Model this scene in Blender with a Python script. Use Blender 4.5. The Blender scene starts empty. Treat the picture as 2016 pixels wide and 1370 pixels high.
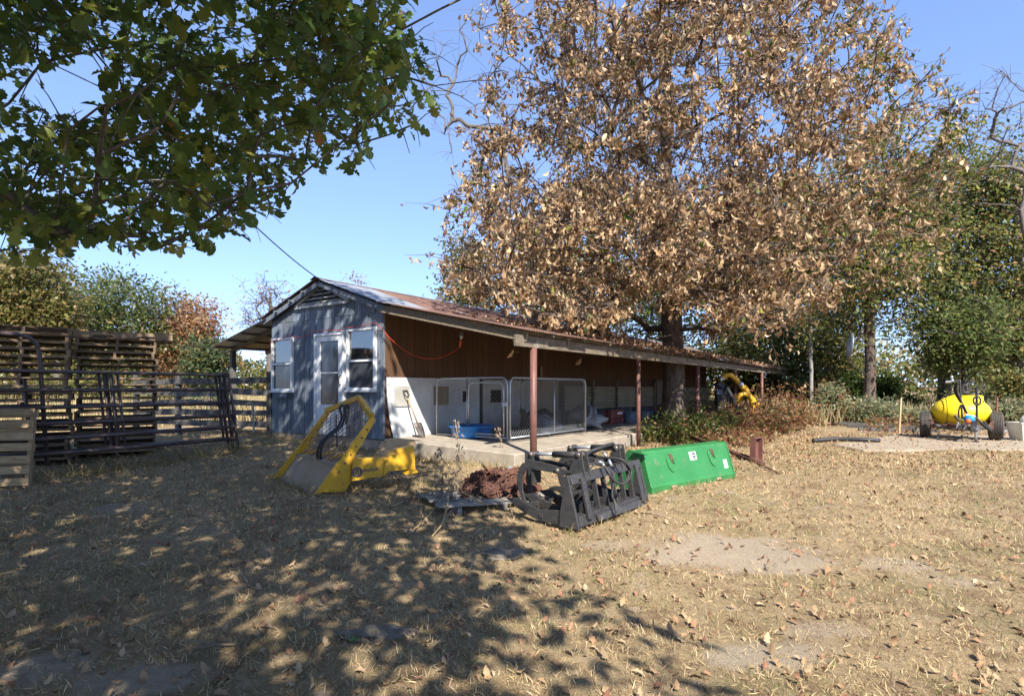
import bpy, math, random
import numpy as np
from mathutils import Vector, Matrix

# ------------------------------------------------------------------ camera, sky, sun, exposure
sc = bpy.context.scene
col = sc.collection
F, CX, HY, EYE = 1114.0, 1008.0, 765.0, 1.5          # focal length and horizon of the 2016 px photograph, eye height
cam = bpy.data.cameras.new("camera"); cam_o = bpy.data.objects.new("camera", cam); col.objects.link(cam_o)
cam.sensor_width = 36; cam.lens = F / 2016 * 36; cam.shift_y = (HY - 685) / 2016
cam.clip_start = 0.05; cam.clip_end = 2000
cam_o.location = (0, 0, EYE); cam_o.rotation_euler = (math.pi / 2, 0, 0)
sc.camera = cam_o
SUN_EL = math.radians(43); SUN_AZ = math.atan2(0.287, -0.958)
SUN = Vector((math.sin(SUN_AZ) * math.cos(SUN_EL), math.cos(SUN_AZ) * math.cos(SUN_EL), math.sin(SUN_EL)))
w = bpy.data.worlds.new("World"); sc.world = w; w.use_nodes = True
wn = w.node_tree.nodes; sky = wn.new("ShaderNodeTexSky"); sky.sky_type = 'NISHITA'; sky.sun_disc = False
sky.sun_elevation = SUN_EL; sky.sun_rotation = SUN_AZ; sky.altitude = 2500; sky.air_density = 1.0; sky.dust_density = 0.0; sky.ozone_density = 3.5
sg_ = wn.new("ShaderNodeGamma"); sg_.inputs[1].default_value = 0.6; st_ = wn.new("ShaderNodeVectorMath"); st_.operation = 'MULTIPLY'; st_.inputs[1].default_value = (0.83, 0.95, 1.25)
w.node_tree.links.new(sky.outputs[0], sg_.inputs[0]); w.node_tree.links.new(sg_.outputs[0], st_.inputs[0]); w.node_tree.links.new(st_.outputs[0], wn["Background"].inputs[0]); wn["Background"].inputs[1].default_value = 0.15
sl = bpy.data.lights.new("sun", 'SUN'); sl.energy = 3.75; sl.angle = math.radians(0.53); sl.color = (1.0, 0.94, 0.84)
so = bpy.data.objects.new("sun", sl); col.objects.link(so); so.rotation_euler = SUN.to_track_quat('Z', 'Y').to_euler(); so.location = (5, -10, 20)
sc.view_settings.view_transform = 'Standard'; sc.view_settings.look = 'None'
sc.view_settings.exposure = 1.58; sc.view_settings.gamma = 1.0

rng = np.random.default_rng(7); rnd = random.Random(11)
V = Vector

# ------------------------------------------------------------------ helpers
def at(px, py, Y):
    return V(((px - CX) * Y / F, Y, EYE + (HY - py) * Y / F))

def onplane(px, py, P0, d):
    """the point where the sight line meets the vertical plane through P0 along d"""
    t = (px - CX) / F; k = (t * P0[1] - P0[0]) / (d[0] - t * d[1]); Y = P0[1] + k * d[1]
    return V((P0[0] + k * d[0], Y, EYE + (HY - py) * Y / F))

def sst(a, b, x):
    t = np.clip((x - a) / (b - a), 0, 1); return t * t * (3 - 2 * t)

def gz(x, y):
    """height of the ground"""
    x = np.asarray(x, float); y = np.asarray(y, float)
    z = 0.2 * sst(3.5, 9, y) + 0.2 * sst(8.5, 13, y) * sst(1.0, -3.0, x)
    near = sst(60, 20, np.hypot(x, y))
    z = z + near * (0.018 * np.sin(1.3 * x + 0.7 * y) + 0.014 * np.sin(2.9 * x - 1.7 * y + 1) + 0.008 * np.sin(5.1 * y + 3.3 * x))
    r = np.hypot(x, y)
    return z + 0.004 * np.maximum(r - 60, 0)

def gp(x, y, dz=0.0):
    return V((x, y, float(gz(x, y)) + dz))

def tag(o, label=None, cat=None, group=None, kind=None):
    for k, v in (('label', label), ('category', cat), ('group', group), ('kind', kind)):
        if v: o[k] = v
    return o

def thing(name, label, cat, loc=(0, 0, 0), rz=0.0, group=None):
    o = bpy.data.objects.new(name, None); col.objects.link(o); o.empty_display_size = 0.1
    o.location = loc; o.rotation_euler = (0, 0, rz)
    return tag(o, label, cat, group)

def root_of(o):
    while o.parent: o = o.parent
    return o

class MB:
    """collects boxes, tubes and prisms; build() links them as one mesh"""
    def __init__(self): self.v = []; self.f = []
    def add(self, vs, fs):
        n = len(self.v); self.v += [V(p) for p in vs]; self.f += [tuple(i + n for i in f) for f in fs]; return self
    def box(self, c, s, M=None):
        c = V(c); s = V(s) / 2
        ps = [V((sx * s.x, sy * s.y, sz * s.z)) for sx in (-1, 1) for sy in (-1, 1) for sz in (-1, 1)]
        ps = [(M @ p if M else p) + c for p in ps]
        return self.add(ps, [(0, 1, 3, 2), (4, 6, 7, 5), (0, 4, 5, 1), (2, 3, 7, 6), (0, 2, 6, 4), (1, 5, 7, 3)])
    def bar(self, a, b, wd, ht, up=(0, 0, 1)):
        a = V(a); b = V(b); d = (b - a); L = d.length; d.normalize(); up = V(up)
        s = d.cross(up)
        if s.length < 1e-4: s = d.cross(V((1, 0, 0)))
        s.normalize(); u = s.cross(d)
        M = Matrix((d, s, u)).transposed()
        return self.box((a + b) / 2, (L, wd, ht), M)
    def tube(self, pts, r, n=8, caps=True):
        pts = [V(p) for p in pts]; m = len(pts); rr = r if hasattr(r, '__len__') else [r] * m
        base = len(self.v); prev = None
        for i, p in enumerate(pts):
            d = (pts[min(i + 1, m - 1)] - pts[max(i - 1, 0)])
            if d.length < 1e-9: d = V((0, 0, 1))
            d.normalize()
            if prev is None:
                a = d.cross(V((0, 0, 1)) if abs(d.z) < 0.9 else V((1, 0, 0)))
            else:
                a = prev - d * prev.dot(d)
                if a.length < 1e-6: a = d.cross(V((0, 0, 1)) if abs(d.z) < 0.9 else V((1, 0, 0)))
            a.normalize(); prev = a; b = d.cross(a)
            for k in range(n):
                t = 2 * math.pi * k / n
                self.v.append(p + (a * math.cos(t) + b * math.sin(t)) * rr[i])
        for i in range(m - 1):
            for k in range(n):
                k2 = (k + 1) % n
                self.f.append((base + i * n + k, base + i * n + k2, base + (i + 1) * n + k2, base + (i + 1) * n + k))
        if caps:
            self.f.append(tuple(base + k for k in reversed(range(n)))); self.f.append(tuple(base + (m - 1) * n + k for k in range(n)))
        return self
    def prism(self, poly, th):
        """poly (3-D points) extruded by the vector th, centred"""
        th = V(th) / 2; n = len(poly)
        a = [V(p) - th for p in poly]; b = [V(p) + th for p in poly]
        return self.add(a + b, [tuple(reversed(range(n))), tuple(range(n, 2 * n))] + [(i, (i + 1) % n, n + (i + 1) % n, n + i) for i in range(n)])
    def lathe(self, prof, c, n=20, axis=(0, 0, 1)):
        ax = V(axis).normalized(); a = ax.cross(V((1, 0, 0)) if abs(ax.x) < 0.9 else V((0, 1, 0))).normalized(); b = ax.cross(a); c = V(c)
        base = len(self.v)
        for (r, h) in prof:
            for k in range(n):
                t = 2 * math.pi * k / n; self.v.append(c + ax * h + (a * math.cos(t) + b * math.sin(t)) * r)
        for i in range(len(prof) - 1):
            for k in range(n):
                k2 = (k + 1) % n
                self.f.append((base + i * n + k, base + i * n + k2, base + (i + 1) * n + k2, base + (i + 1) * n + k))
        return self
    def mesh(self, name, m, smooth=False, off=None):
        me = bpy.data.meshes.new(name)
        me.from_pydata([tuple(p - off) if off else tuple(p) for p in self.v], [], self.f); me.validate()
        me.materials.append(m)
        if smooth: me.polygons.foreach_set('use_smooth', [True] * len(me.polygons))
        me.update(); return me
    def build(self, name, m, parent=None, smooth=False, local=False, bevel=0):
        off = None
        if parent is not None and not local: off = root_of(parent).location.copy()
        me = self.mesh(name, m, smooth, off)
        o = bpy.data.objects.new(name, me); col.objects.link(o)
        if parent is not None: o.parent = parent
        if bevel:
            b = o.modifiers.new('bevel', 'BEVEL'); b.width = bevel; b.segments = 1; b.limit_method = 'ANGLE'
        return o

def inst(name, me, parent, loc=(0, 0, 0), rot=(0, 0, 0), scale=(1, 1, 1)):
    o = bpy.data.objects.new(name, me); col.objects.link(o)
    if parent is not None: o.parent = parent
    o.location = loc; o.rotation_euler = rot; o.scale = scale
    return o

def npmesh(name, verts, faces, m, cols=None, smooth=False):
    """verts (N,3), faces (M,k) numpy -> mesh; cols (N,3) becomes the colour attribute col"""
    me = bpy.data.meshes.new(name); N = len(verts); M, k = faces.shape
    me.vertices.add(N); me.vertices.foreach_set('co', np.ascontiguousarray(verts, np.float32).ravel())
    me.loops.add(M * k); me.loops.foreach_set('vertex_index', np.ascontiguousarray(faces, np.int32).ravel())
    me.polygons.add(M); me.polygons.foreach_set('loop_start', np.arange(M, dtype=np.int32) * k)
    try: me.polygons.foreach_set('loop_total', np.full(M, k, np.int32))
    except Exception: pass
    if smooth: me.polygons.foreach_set('use_smooth', np.ones(M, bool))
    me.materials.append(m); me.update(calc_edges=True)
    if cols is not None:
        a = me.color_attributes.new('col', 'FLOAT_COLOR', 'POINT')
        c4 = np.ones((N, 4), np.float32); c4[:, :3] = cols; a.data.foreach_set('color', c4.ravel())
    return me

def link(name, me, parent=None, loc=None):
    o = bpy.data.objects.new(name, me); col.objects.link(o)
    if parent is not None: o.parent = parent
    if loc is not None: o.location = loc
    return o

# ------------------------------------------------------------------ materials
class N:
    def __init__(self, name):
        self.m = bpy.data.materials.new(name); self.m.use_nodes = True; self.t = self.m.node_tree; self.n = self.t.nodes; self.b = self.n["Principled BSDF"]
        self.out = self.n["Material Output"]
    def new(self, t, **kw):
        x = self.n.new(t)
        for k, v in kw.items(): setattr(x, k, v)
        return x
    def L(self, a, b): self.t.links.new(a, b)
    def mix(self, f, a, b):
        x = self.new('ShaderNodeMix', data_type='RGBA')
        for i, v in ((0, f), (6, a), (7, b)):
            if hasattr(v, 'type') and hasattr(v, 'links'): self.L(v, x.inputs[i])
            else: x.inputs[i].default_value = v if i == 0 else (*v, 1)
        return x.outputs[2]
    def ramp(self, f, a, b):
        x = self.new('ShaderNodeMapRange'); self.L(f, x.inputs[0]); x.inputs[1].default_value = a; x.inputs[2].default_value = b; return x.outputs[0]
    def noise(self, vec, scale, detail=4, rough=0.6):
        x = self.new('ShaderNodeTexNoise'); self.L(vec, x.inputs['Vector']); x.inputs['Scale'].default_value = scale; x.inputs['Detail'].default_value = detail; x.inputs['Roughness'].default_value = rough
        return x.outputs[0]
    def vec(self, stretch=(1, 1, 1), coord='Object', seed=True):
        tc = self.new('ShaderNodeTexCoord'); mp = self.new('ShaderNodeMapping'); mp.inputs['Scale'].default_value = stretch
        self.L(tc.outputs[coord], mp.inputs[0])
        if seed:
            oi = self.new('ShaderNodeObjectInfo'); mu = self.new('ShaderNodeMath', operation='MULTIPLY'); self.L(oi.outputs['Random'], mu.inputs[0]); mu.inputs[1].default_value = 37.0
            ad = self.new('ShaderNodeVectorMath', operation='ADD'); self.L(mp.outputs[0], ad.inputs[0]); self.L(mu.outputs[0], ad.inputs[1]); return ad.outputs[0]
        return mp.outputs[0]
    def bump(self, h, s, d=0.01):
        x = self.new('ShaderNodeBump'); x.inputs['Strength'].default_value = s; x.inputs['Distance'].default_value = d; self.L(h, x.inputs['Height']); self.L(x.outputs[0], self.b.inputs['Normal'])

def mat(name, c1, c2=None, scale=6.0, rough=0.7, metal=0.0, stretch=(1, 1, 1), wear=None, wear_amt=0.5, wear_scale=2.5, var=0.12, bump=0.25, bd=0.006, spec=0.4, coord='Object', coat=0):
    """a surface of two mixed tones, a third tone of wear in patches, grain, a per-object lightness change and fine relief"""
    n = N(name); v = n.vec(stretch, coord); c2 = c2 or tuple(x * 0.65 for x in c1)
    f = n.noise(v, scale, 6, 0.65); c = n.mix(n.ramp(f, 0.36, 0.64), c1, c2)
    if wear:
        v2 = n.vec((1, 1, 1), coord); f2 = n.noise(v2, wear_scale, 8, 0.7)
        c = n.mix(n.ramp(f2, 0.72 - 0.3 * wear_amt, 0.80 - 0.25 * wear_amt), c, wear)
    if var:
        oi = n.new('ShaderNodeObjectInfo'); mr = n.new('ShaderNodeMapRange'); n.L(oi.outputs['Random'], mr.inputs[0]); mr.inputs[3].default_value = 1 - var; mr.inputs[4].default_value = 1 + var
        hs = n.new('ShaderNodeHueSaturation'); n.L(mr.outputs[0], hs.inputs['Value']); n.L(c, hs.inputs['Color']); c = hs.outputs[0]
    n.L(c, n.b.inputs['Base Color']); n.b.inputs['Roughness'].default_value = rough; n.b.inputs['Metallic'].default_value = metal
    n.b.inputs['Specular IOR Level'].default_value = spec
    if coat: n.b.inputs['Coat Weight'].default_value = coat
    if bump: n.bump(f, bump, bd)
    return n.m

def leafmat(name, trans=0.35, rough=0.55, attr=True, c=None, spec=0.3):
    n = N(name)
    if attr:
        a = n.new('ShaderNodeAttribute', attribute_name='col'); cs = a.outputs['Color']
    else:
        oi = n.new('ShaderNodeObjectInfo'); cr = n.new('ShaderNodeValToRGB'); n.L(oi.outputs['Random'], cr.inputs[0])
        e = cr.color_ramp.elements; e[0].color = (*c[0], 1); e[1].color = (*c[-1], 1)
        for i, x in enumerate(c[1:-1]):
            k = e.new((i + 1) / (len(c) - 1)); k.color = (*x, 1)
        cs = cr.outputs[0]
    n.L(cs, n.b.inputs['Base Color']); n.b.inputs['Roughness'].default_value = rough; n.b.inputs['Specular IOR Level'].default_value = spec
    if trans:
        tr = n.new('ShaderNodeBsdfTranslucent'); n.L(cs, tr.inputs[0]); ms = n.new('ShaderNodeMixShader'); ms.inputs[0].default_value = trans
        n.L(n.b.outputs[0], ms.inputs[1]); n.L(tr.outputs[0], ms.inputs[2]); n.L(ms.outputs[0], n.out.inputs[0])
    return n.m

M = {}
M['grey_wood'] = mat('grey_wood', (0.2, 0.235, 0.285), (0.07, 0.085, 0.108), 5, 0.85, stretch=(9, 9, 0.5), wear=(0.27, 0.3, 0.34), wear_amt=0.3, wear_scale=4, var=0.24, bump=0.7)
M['brown_wood'] = mat('brown_wood', (0.125, 0.065, 0.035), (0.088, 0.045, 0.024), 4, 0.8, stretch=(10, 10, 0.8), wear=(0.15, 0.075, 0.04), wear_amt=0.25, var=0.14, bump=0.35)
M['timber'] = mat('timber', (0.235, 0.19, 0.135), (0.11, 0.085, 0.06), 3, 0.85, stretch=(8, 1.2, 8), wear=(0.3, 0.27, 0.22), wear_amt=0.4, var=0.15, bump=0.4)
M['pallet_wood'] = mat('pallet_wood', (0.29, 0.205, 0.13), (0.15, 0.105, 0.07), 4, 0.85, stretch=(1.5, 9, 9), wear=(0.22, 0.17, 0.12), wear_amt=0.4, var=0.35, bump=0.4)
M['tan_pallet'] = mat('tan_pallet', (0.40, 0.29, 0.17), (0.26, 0.18, 0.10), 4, 0.85, stretch=(1.5, 9, 9), wear=(0.45, 0.34, 0.22), wear_amt=0.3, var=0.2, bump=0.4)
M['fence_wood'] = mat('fence_wood', (0.13, 0.12, 0.11), (0.05, 0.047, 0.045), 4, 0.9, stretch=(1.5, 9, 9), var=0.25, bump=0.4)
M['old_wood'] = mat('old_wood', (0.32, 0.3, 0.27), (0.15, 0.14, 0.125), 4, 0.9, stretch=(1.2, 10, 10), var=0.2, bump=0.5)
M['rust_roof'] = mat('rust_roof', (0.215, 0.12, 0.09), (0.13, 0.075, 0.06), 2.2, 0.75, wear=(0.33, 0.29, 0.27), wear_amt=0.42, wear_scale=1.6, var=0.12, bump=0.05, metal=0.15, stretch=(2, 4, 1))
M['galv_roof'] = mat('galv_roof', (0.5, 0.52, 0.55), (0.33, 0.34, 0.36), 4, 0.45, metal=0.55, wear=(0.25, 0.17, 0.13), wear_amt=0.25, var=0.1, bump=0.03)
M['bounce_tinted_tin'] = mat('bounce_tinted_tin', (0.5, 0.4, 0.26), (0.38, 0.29, 0.18), 3, 0.6, metal=0.15, wear=(0.3, 0.17, 0.1), wear_amt=0.3, var=0.15, bump=0.03)  # golden tan base puts warm ground bounce into the lean-to sheet colour
M['white_paint'] = mat('white_paint', (0.72, 0.73, 0.74), (0.62, 0.63, 0.64), 3, 0.5, wear=(0.42, 0.38, 0.33), wear_amt=0.15, var=0.03, bump=0.05)
M['white_panel'] = mat('white_panel', (0.6, 0.61, 0.61), (0.45, 0.46, 0.46), 2, 0.6, wear=(0.34, 0.31, 0.27), wear_amt=0.3, wear_scale=3, var=0.04, bump=0.08)
M['ply'] = mat('ply', (0.33, 0.26, 0.17), (0.25, 0.19, 0.12), 3, 0.8, stretch=(6, 6, 1), var=0.1)
M['concrete'] = mat('concrete', (0.36, 0.31, 0.245), (0.25, 0.21, 0.165), 5, 0.9, wear=(0.19, 0.165, 0.135), wear_amt=0.5, wear_scale=1.3, var=0.0, bump=0.5)
M['red_steel'] = mat('red_steel', (0.17, 0.075, 0.058), (0.12, 0.055, 0.044), 8, 0.5, wear=(0.13, 0.06, 0.045), wear_amt=0.3, wear_scale=5, var=0.1, bump=0.1)
M['wire'] = mat('wire', (0.2, 0.21, 0.22), (0.14, 0.15, 0.16), 12, 0.45, metal=0.5, var=0.06, bump=0)
M['galv'] = mat('galv', (0.5, 0.53, 0.56), (0.38, 0.4, 0.43), 12, 0.4, metal=0.7, var=0.06, bump=0.03)
M['gate_steel'] = mat('gate_steel', (0.11, 0.08, 0.075), (0.07, 0.055, 0.056), 9, 0.45, wear=(0.15, 0.08, 0.055), wear_amt=0.45, wear_scale=4, var=0.1, metal=0.25, bump=0.08)
M['black_steel'] = mat('black_steel', (0.03, 0.029, 0.03), (0.05, 0.047, 0.046), 14, 0.5, wear=(0.13, 0.105, 0.09), wear_amt=0.28, wear_scale=9, var=0.1, bump=0.12, stretch=(1, 1, 2))
M['worn_steel'] = mat('worn_steel', (0.17, 0.15, 0.135), (0.09, 0.075, 0.065), 10, 0.45, metal=0.4, wear=(0.2, 0.1, 0.06), wear_amt=0.4, wear_scale=6, bump=0.1)
M['rubber'] = mat('rubber', (0.022, 0.022, 0.024), (0.035, 0.034, 0.034), 10, 0.55, wear=(0.09, 0.08, 0.07), wear_amt=0.15, wear_scale=6, bump=0.06)
M['tyre'] = mat('tyre', (0.045, 0.04, 0.037), (0.09, 0.075, 0.06), 4, 0.8, wear=(0.16, 0.125, 0.095), wear_amt=0.3, wear_scale=3, bump=0.2)
M['yellow_paint'] = mat('yellow_paint', (0.60, 0.335, 0.02), (0.5, 0.27, 0.018), 3, 0.4, wear=(0.25, 0.15, 0.07), wear_amt=0.4, wear_scale=6, var=0.05, bump=0.05)
M['dusty_yellow'] = mat('dusty_yellow', (0.34, 0.255, 0.17), (0.27, 0.2, 0.13), 4, 0.9, wear=(0.46, 0.28, 0.05), wear_amt=0.2, var=0.04, bump=0.2)
M['dusty_cover'] = mat('dusty_cover', (0.5, 0.32, 0.15), (0.4, 0.25, 0.12), 3, 0.8, wear=(0.56, 0.36, 0.1), wear_amt=0.3, var=0.04, bump=0.1)
M['rust'] = mat('rust', (0.17, 0.075, 0.047), (0.075, 0.038, 0.03), 9, 0.85, wear=(0.3, 0.12, 0.055), wear_amt=0.3, wear_scale=7, var=0.3, bump=0.3)
M['rusty_wire'] = mat('rusty_wire', (0.33, 0.22, 0.14), (0.2, 0.12, 0.08), 20, 0.8, var=0.1, bump=0.1)
M['green_paint'] = mat('green_paint', (0.032, 0.185, 0.055), (0.026, 0.155, 0.045), 3, 0.5, wear=(0.13, 0.17, 0.085), wear_amt=0.46, wear_scale=11, var=0.02, bump=0.05)
M['white_plastic'] = mat('white_plastic', (0.75, 0.75, 0.74), (0.68, 0.68, 0.67), 3, 0.5, var=0.05, bump=0.02)
M['grey_plastic'] = mat('grey_plastic', (0.26, 0.28, 0.3), (0.18, 0.19, 0.21), 4, 0.6, var=0.2, bump=0.3)
M['beige_plastic'] = mat('beige_plastic', (0.55, 0.52, 0.43), (0.47, 0.44, 0.37), 3, 0.5, var=0.03, bump=0.02)
M['clear_film'] = mat('clear_film', (0.36, 0.35, 0.34), (0.2, 0.19, 0.185), 5, 0.3, var=0.1, bump=0.8, bd=0.02)
M['blue_plastic'] = mat('blue_plastic', (0.02, 0.19, 0.55), (0.016, 0.15, 0.46), 3, 0.4, var=0.02, bump=0.05)
M['blue_pump'] = mat('blue_pump', (0.03, 0.27, 0.55), (0.02, 0.2, 0.45), 6, 0.4, bump=0.05)
M['orange_plastic'] = mat('orange_plastic', (0.75, 0.12, 0.02), (0.65, 0.09, 0.015), 3, 0.45, var=0.02, bump=0)
M['red_cord'] = mat('red_cord', (0.62, 0.055, 0.03), (0.5, 0.04, 0.02), 3, 0.5, var=0.02, bump=0)
M['tank_yellow'] = mat('tank_yellow', (0.83, 0.63, 0.02), (0.76, 0.56, 0.018), 1.5, 0.42, wear=(0.62, 0.47, 0.08), wear_amt=0.35, var=0, bump=0.04)
M['black_plastic'] = mat('black_plastic', (0.02, 0.02, 0.02), (0.03, 0.03, 0.03), 3, 0.5, bump=0)
M['navy_print'] = mat('navy_print', (0.015, 0.035, 0.11), (0.01, 0.025, 0.08), 3, 0.5, bump=0, var=0)
M['ink'] = mat('ink', (0.03, 0.03, 0.035), (0.03, 0.03, 0.035), 3, 0.6, bump=0, var=0)
M['pale_print'] = mat('pale_print', (0.7, 0.66, 0.5), (0.6, 0.56, 0.4), 3, 0.6, bump=0, var=0)
M['glass'] = mat('glass', (0.012, 0.015, 0.018), (0.02, 0.024, 0.028), 2, 0.04, var=0, bump=0.012, bd=0.01, spec=0.9)
M['glass'].node_tree.nodes['Principled BSDF'].inputs['IOR'].default_value = 2.1
M['screen'] = mat('screen', (0.04, 0.045, 0.055), (0.06, 0.066, 0.078), 2, 0.16, var=0, bump=0.01, spec=0.8)
M['dark_room'] = mat('dark_room', (0.03, 0.025, 0.02), (0.02, 0.018, 0.016), 3, 0.9, bump=0)
M['bark'] = mat('bark', (0.175, 0.13, 0.1), (0.05, 0.038, 0.032), 5, 0.95, stretch=(5, 5, 1.0), wear=(0.25, 0.19, 0.145), wear_amt=0.35, wear_scale=4, var=0.05, bump=1.0, bd=0.04)
M['grey_bark'] = mat('grey_bark', (0.16, 0.14, 0.125), (0.075, 0.065, 0.06), 6, 0.95, stretch=(4, 4, 1.2), var=0.1, bump=0.6, bd=0.02)
M['twig'] = mat('twig', (0.2, 0.15, 0.105), (0.12, 0.085, 0.06), 6, 0.9, var=0.1, bump=0.2)
M['straw'] = mat('straw', (0.42, 0.31, 0.17), (0.3, 0.2, 0.1), 6, 0.9, var=0.1, bump=0.2)
M['rock'] = mat('rock', (0.22, 0.185, 0.145), (0.11, 0.09, 0.07), 9, 0.95, wear=(0.3, 0.25, 0.19), wear_amt=0.4, var=0.1, bump=1.0, bd=0.03)
M['brick'] = mat('brick', (0.25, 0.07, 0.05), (0.17, 0.05, 0.04), 6, 0.9, var=0.2, bump=0.2)
M['fur'] = mat('fur', (0.05, 0.034, 0.026), (0.022, 0.017, 0.014), 14, 0.9, var=0, bump=0.6, bd=0.01, wear=(0.13, 0.085, 0.055), wear_amt=0.25)
M['cloth'] = mat('cloth', (0.3, 0.32, 0.34), (0.11, 0.12, 0.135), 5, 0.9, var=0.2, bump=0.6, bd=0.02)
M['stake'] = mat('stake', (0.6, 0.44, 0.24), (0.5, 0.36, 0.19), 4, 0.8, stretch=(6, 6, 1), bump=0.1)
M['bulb'] = mat('bulb', (0.6, 0.6, 0.55), (0.5, 0.5, 0.46), 3, 0.1, metal=0.6, bump=0)
M['leaf'] = leafmat('leaf', 0.55, 0.4)
M['dry_leaf'] = leafmat('dry_leaf', 0.3, 0.7, spec=0.2)
M['blade'] = leafmat('blade', 0.25, 0.75, spec=0.15)
M['litter'] = leafmat('litter', 0.0, 0.8, spec=0.2)

# ------------------------------------------------------------------ leaves and foliage (numpy)
def leaf_template(st, fold=0.25, curl=0.5):
    """stations (t, half width) -> verts (3 per station), quads; the leaf runs along +x, its face up"""
    vs = []; fs = []
    for t, hw in st:
        a = curl * t; x = math.sin(a) / curl if curl else t; z = -(1 - math.cos(a)) / curl if curl else 0
        vs += [(x, hw, z + fold * hw), (x, 0, z), (x, -hw, z + fold * hw)]
    for i in range(len(st) - 1):
        b = 3 * i; fs += [(b, b + 1, b + 4, b + 3), (b + 1, b + 2, b + 5, b + 4)]
    return np.array(vs), np.array(fs)

OAK = [(0, .012), (.14, .03), (.24, .17), (.31, .2), (.38, .1), (.47, .14), (.56, .36), (.64, .33), (.69, .18), (.8, .27), (.92, .2), (1, .03)]
PIN = [(0, .02), (.28, .15), (.42, .075), (.64, .22), (.8, .1), (1, .01)]
SIMPLE = [(0, .02), (.35, .24), (.7, .2), (1, .01)]
DIA = [(0, .01), (.45, .27), (1, .01)]

def leaf_field(pos, axis, up, size, cols, tmpl):
    """one leaf per position: axis (tip direction), rough up vector, length, colour"""
    tv, tf = tmpl; n = len(pos)
    ax = axis / np.linalg.norm(axis, axis=1, keepdims=True)
    s = np.cross(up, ax); s /= np.linalg.norm(s, axis=1, keepdims=True) + 1e-9
    u = np.cross(ax, s)
    v = (ax[:, None] * tv[None, :, :1] + s[:, None] * tv[None, :, 1:2] + u[:, None] * tv[None, :, 2:3]) * size[:, None, None] + pos[:, None]
    f = tf[None] + (np.arange(n) * len(tv))[:, None, None]
    c = np.repeat(cols, len(tv), axis=0)
    return v.reshape(-1, 3), f.reshape(-1, tf.shape[1]), c

def join_fields(parts):
    vs, fs, cs, o = [], [], [], 0
    for v, f, c in parts:
        vs.append(v); fs.append(f + o); cs.append(c); o += len(v)
    return np.concatenate(vs), np.concatenate(fs), np.concatenate(cs)

def pick_cols(n, palette, r, jit=0.18):
    c = np.array([p[0] for p in palette]); wt = np.array([p[1] for p in palette], float); wt /= wt.sum()
    k = r.choice(len(c), n, p=wt)
    return c[k] * (1 + jit * r.standard_normal((n, 1))).clip(0.5, 1.6)

def rand_dirs(n, r):
    d = r.standard_normal((n, 3)); return d / np.linalg.norm(d, axis=1, keepdims=True)

# ------------------------------------------------------------------ trees
def skeleton(trunk_pts, clumps, r, droop=0.0, wig=0.06):
    """joins every clump to the nearest fitting node; returns chains of node indices, node positions and load per node"""
    pos = [V(p) for p in trunk_pts]; par = [-1] + list(range(len(pos) - 1)); chains = [list(range(len(pos)))]
    axis0 = np.array([tuple(p) for p in trunk_pts])
    dist = np.min(np.linalg.norm(clumps[:, None] - axis0[None], axis=2), axis=1)
    arr = np.array([tuple(p) for p in pos]); tips = []
    nt = len(trunk_pts)
    for ci in np.argsort(dist):
        c = clumps[ci]; d = np.linalg.norm(arr - c, axis=1)
        cost = d + 0.7 * np.maximum(0, arr[:, 2] - c[2] + 0.25 * d)
        cost[: max(1, nt // 3)] += 50
        j = int(np.argmin(cost)); a = pos[j]; b = V(c); L = (b - a).length; k = max(2, min(6, int(L / 0.45) + 1))
        mid = (a + b) / 2 + V((0, 0, (0.12 - droop) * L)) + V(r.standard_normal(3)) * wig * L
        ch = [j]
        for i in range(1, k + 1):
            t = i / k; p = a * (1 - t) ** 2 + mid * 2 * t * (1 - t) + b * t * t
            if i < k: p = p + V(r.standard_normal(3)) * 0.03 * min(L, 2)
            par.append(ch[-1]); pos.append(p); ch.append(len(pos) - 1)
        arr = np.vstack([arr, [tuple(pos[q]) for q in ch[1:]]]); chains.append(ch); tips.append(ch[-1])
    load = np.zeros(len(pos))
    for t in tips: load[t] += 1
    for i in range(len(pos) - 1, 0, -1): load[par[i]] += load[i]
    return pos, chains, load, tips

def make_wood(pos, chains, load, r_base, flare=1.35, power=0.5, rmin=0.008, sides=7):
    tot = max(load[0], 1); mb = MB()
    rad = lambda i: max(rmin, r_base * (max(load[i], 0.3) / tot) ** power)
    for ci, ch in enumerate(chains):
        rr = [rad(i) for i in ch]
        if ci == 0: rr = [x * (flare if k == 0 else 1.08 if k == 1 else 1) for k, x in enumerate(rr)]
        else: rr[0] = min(rr[0], rr[1] * 1.25)
        mb.tube([pos[i] for i in ch], rr, (14 if ci == 0 else sides if rr[0] > 0.03 else 4), caps=False)
    return mb

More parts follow.
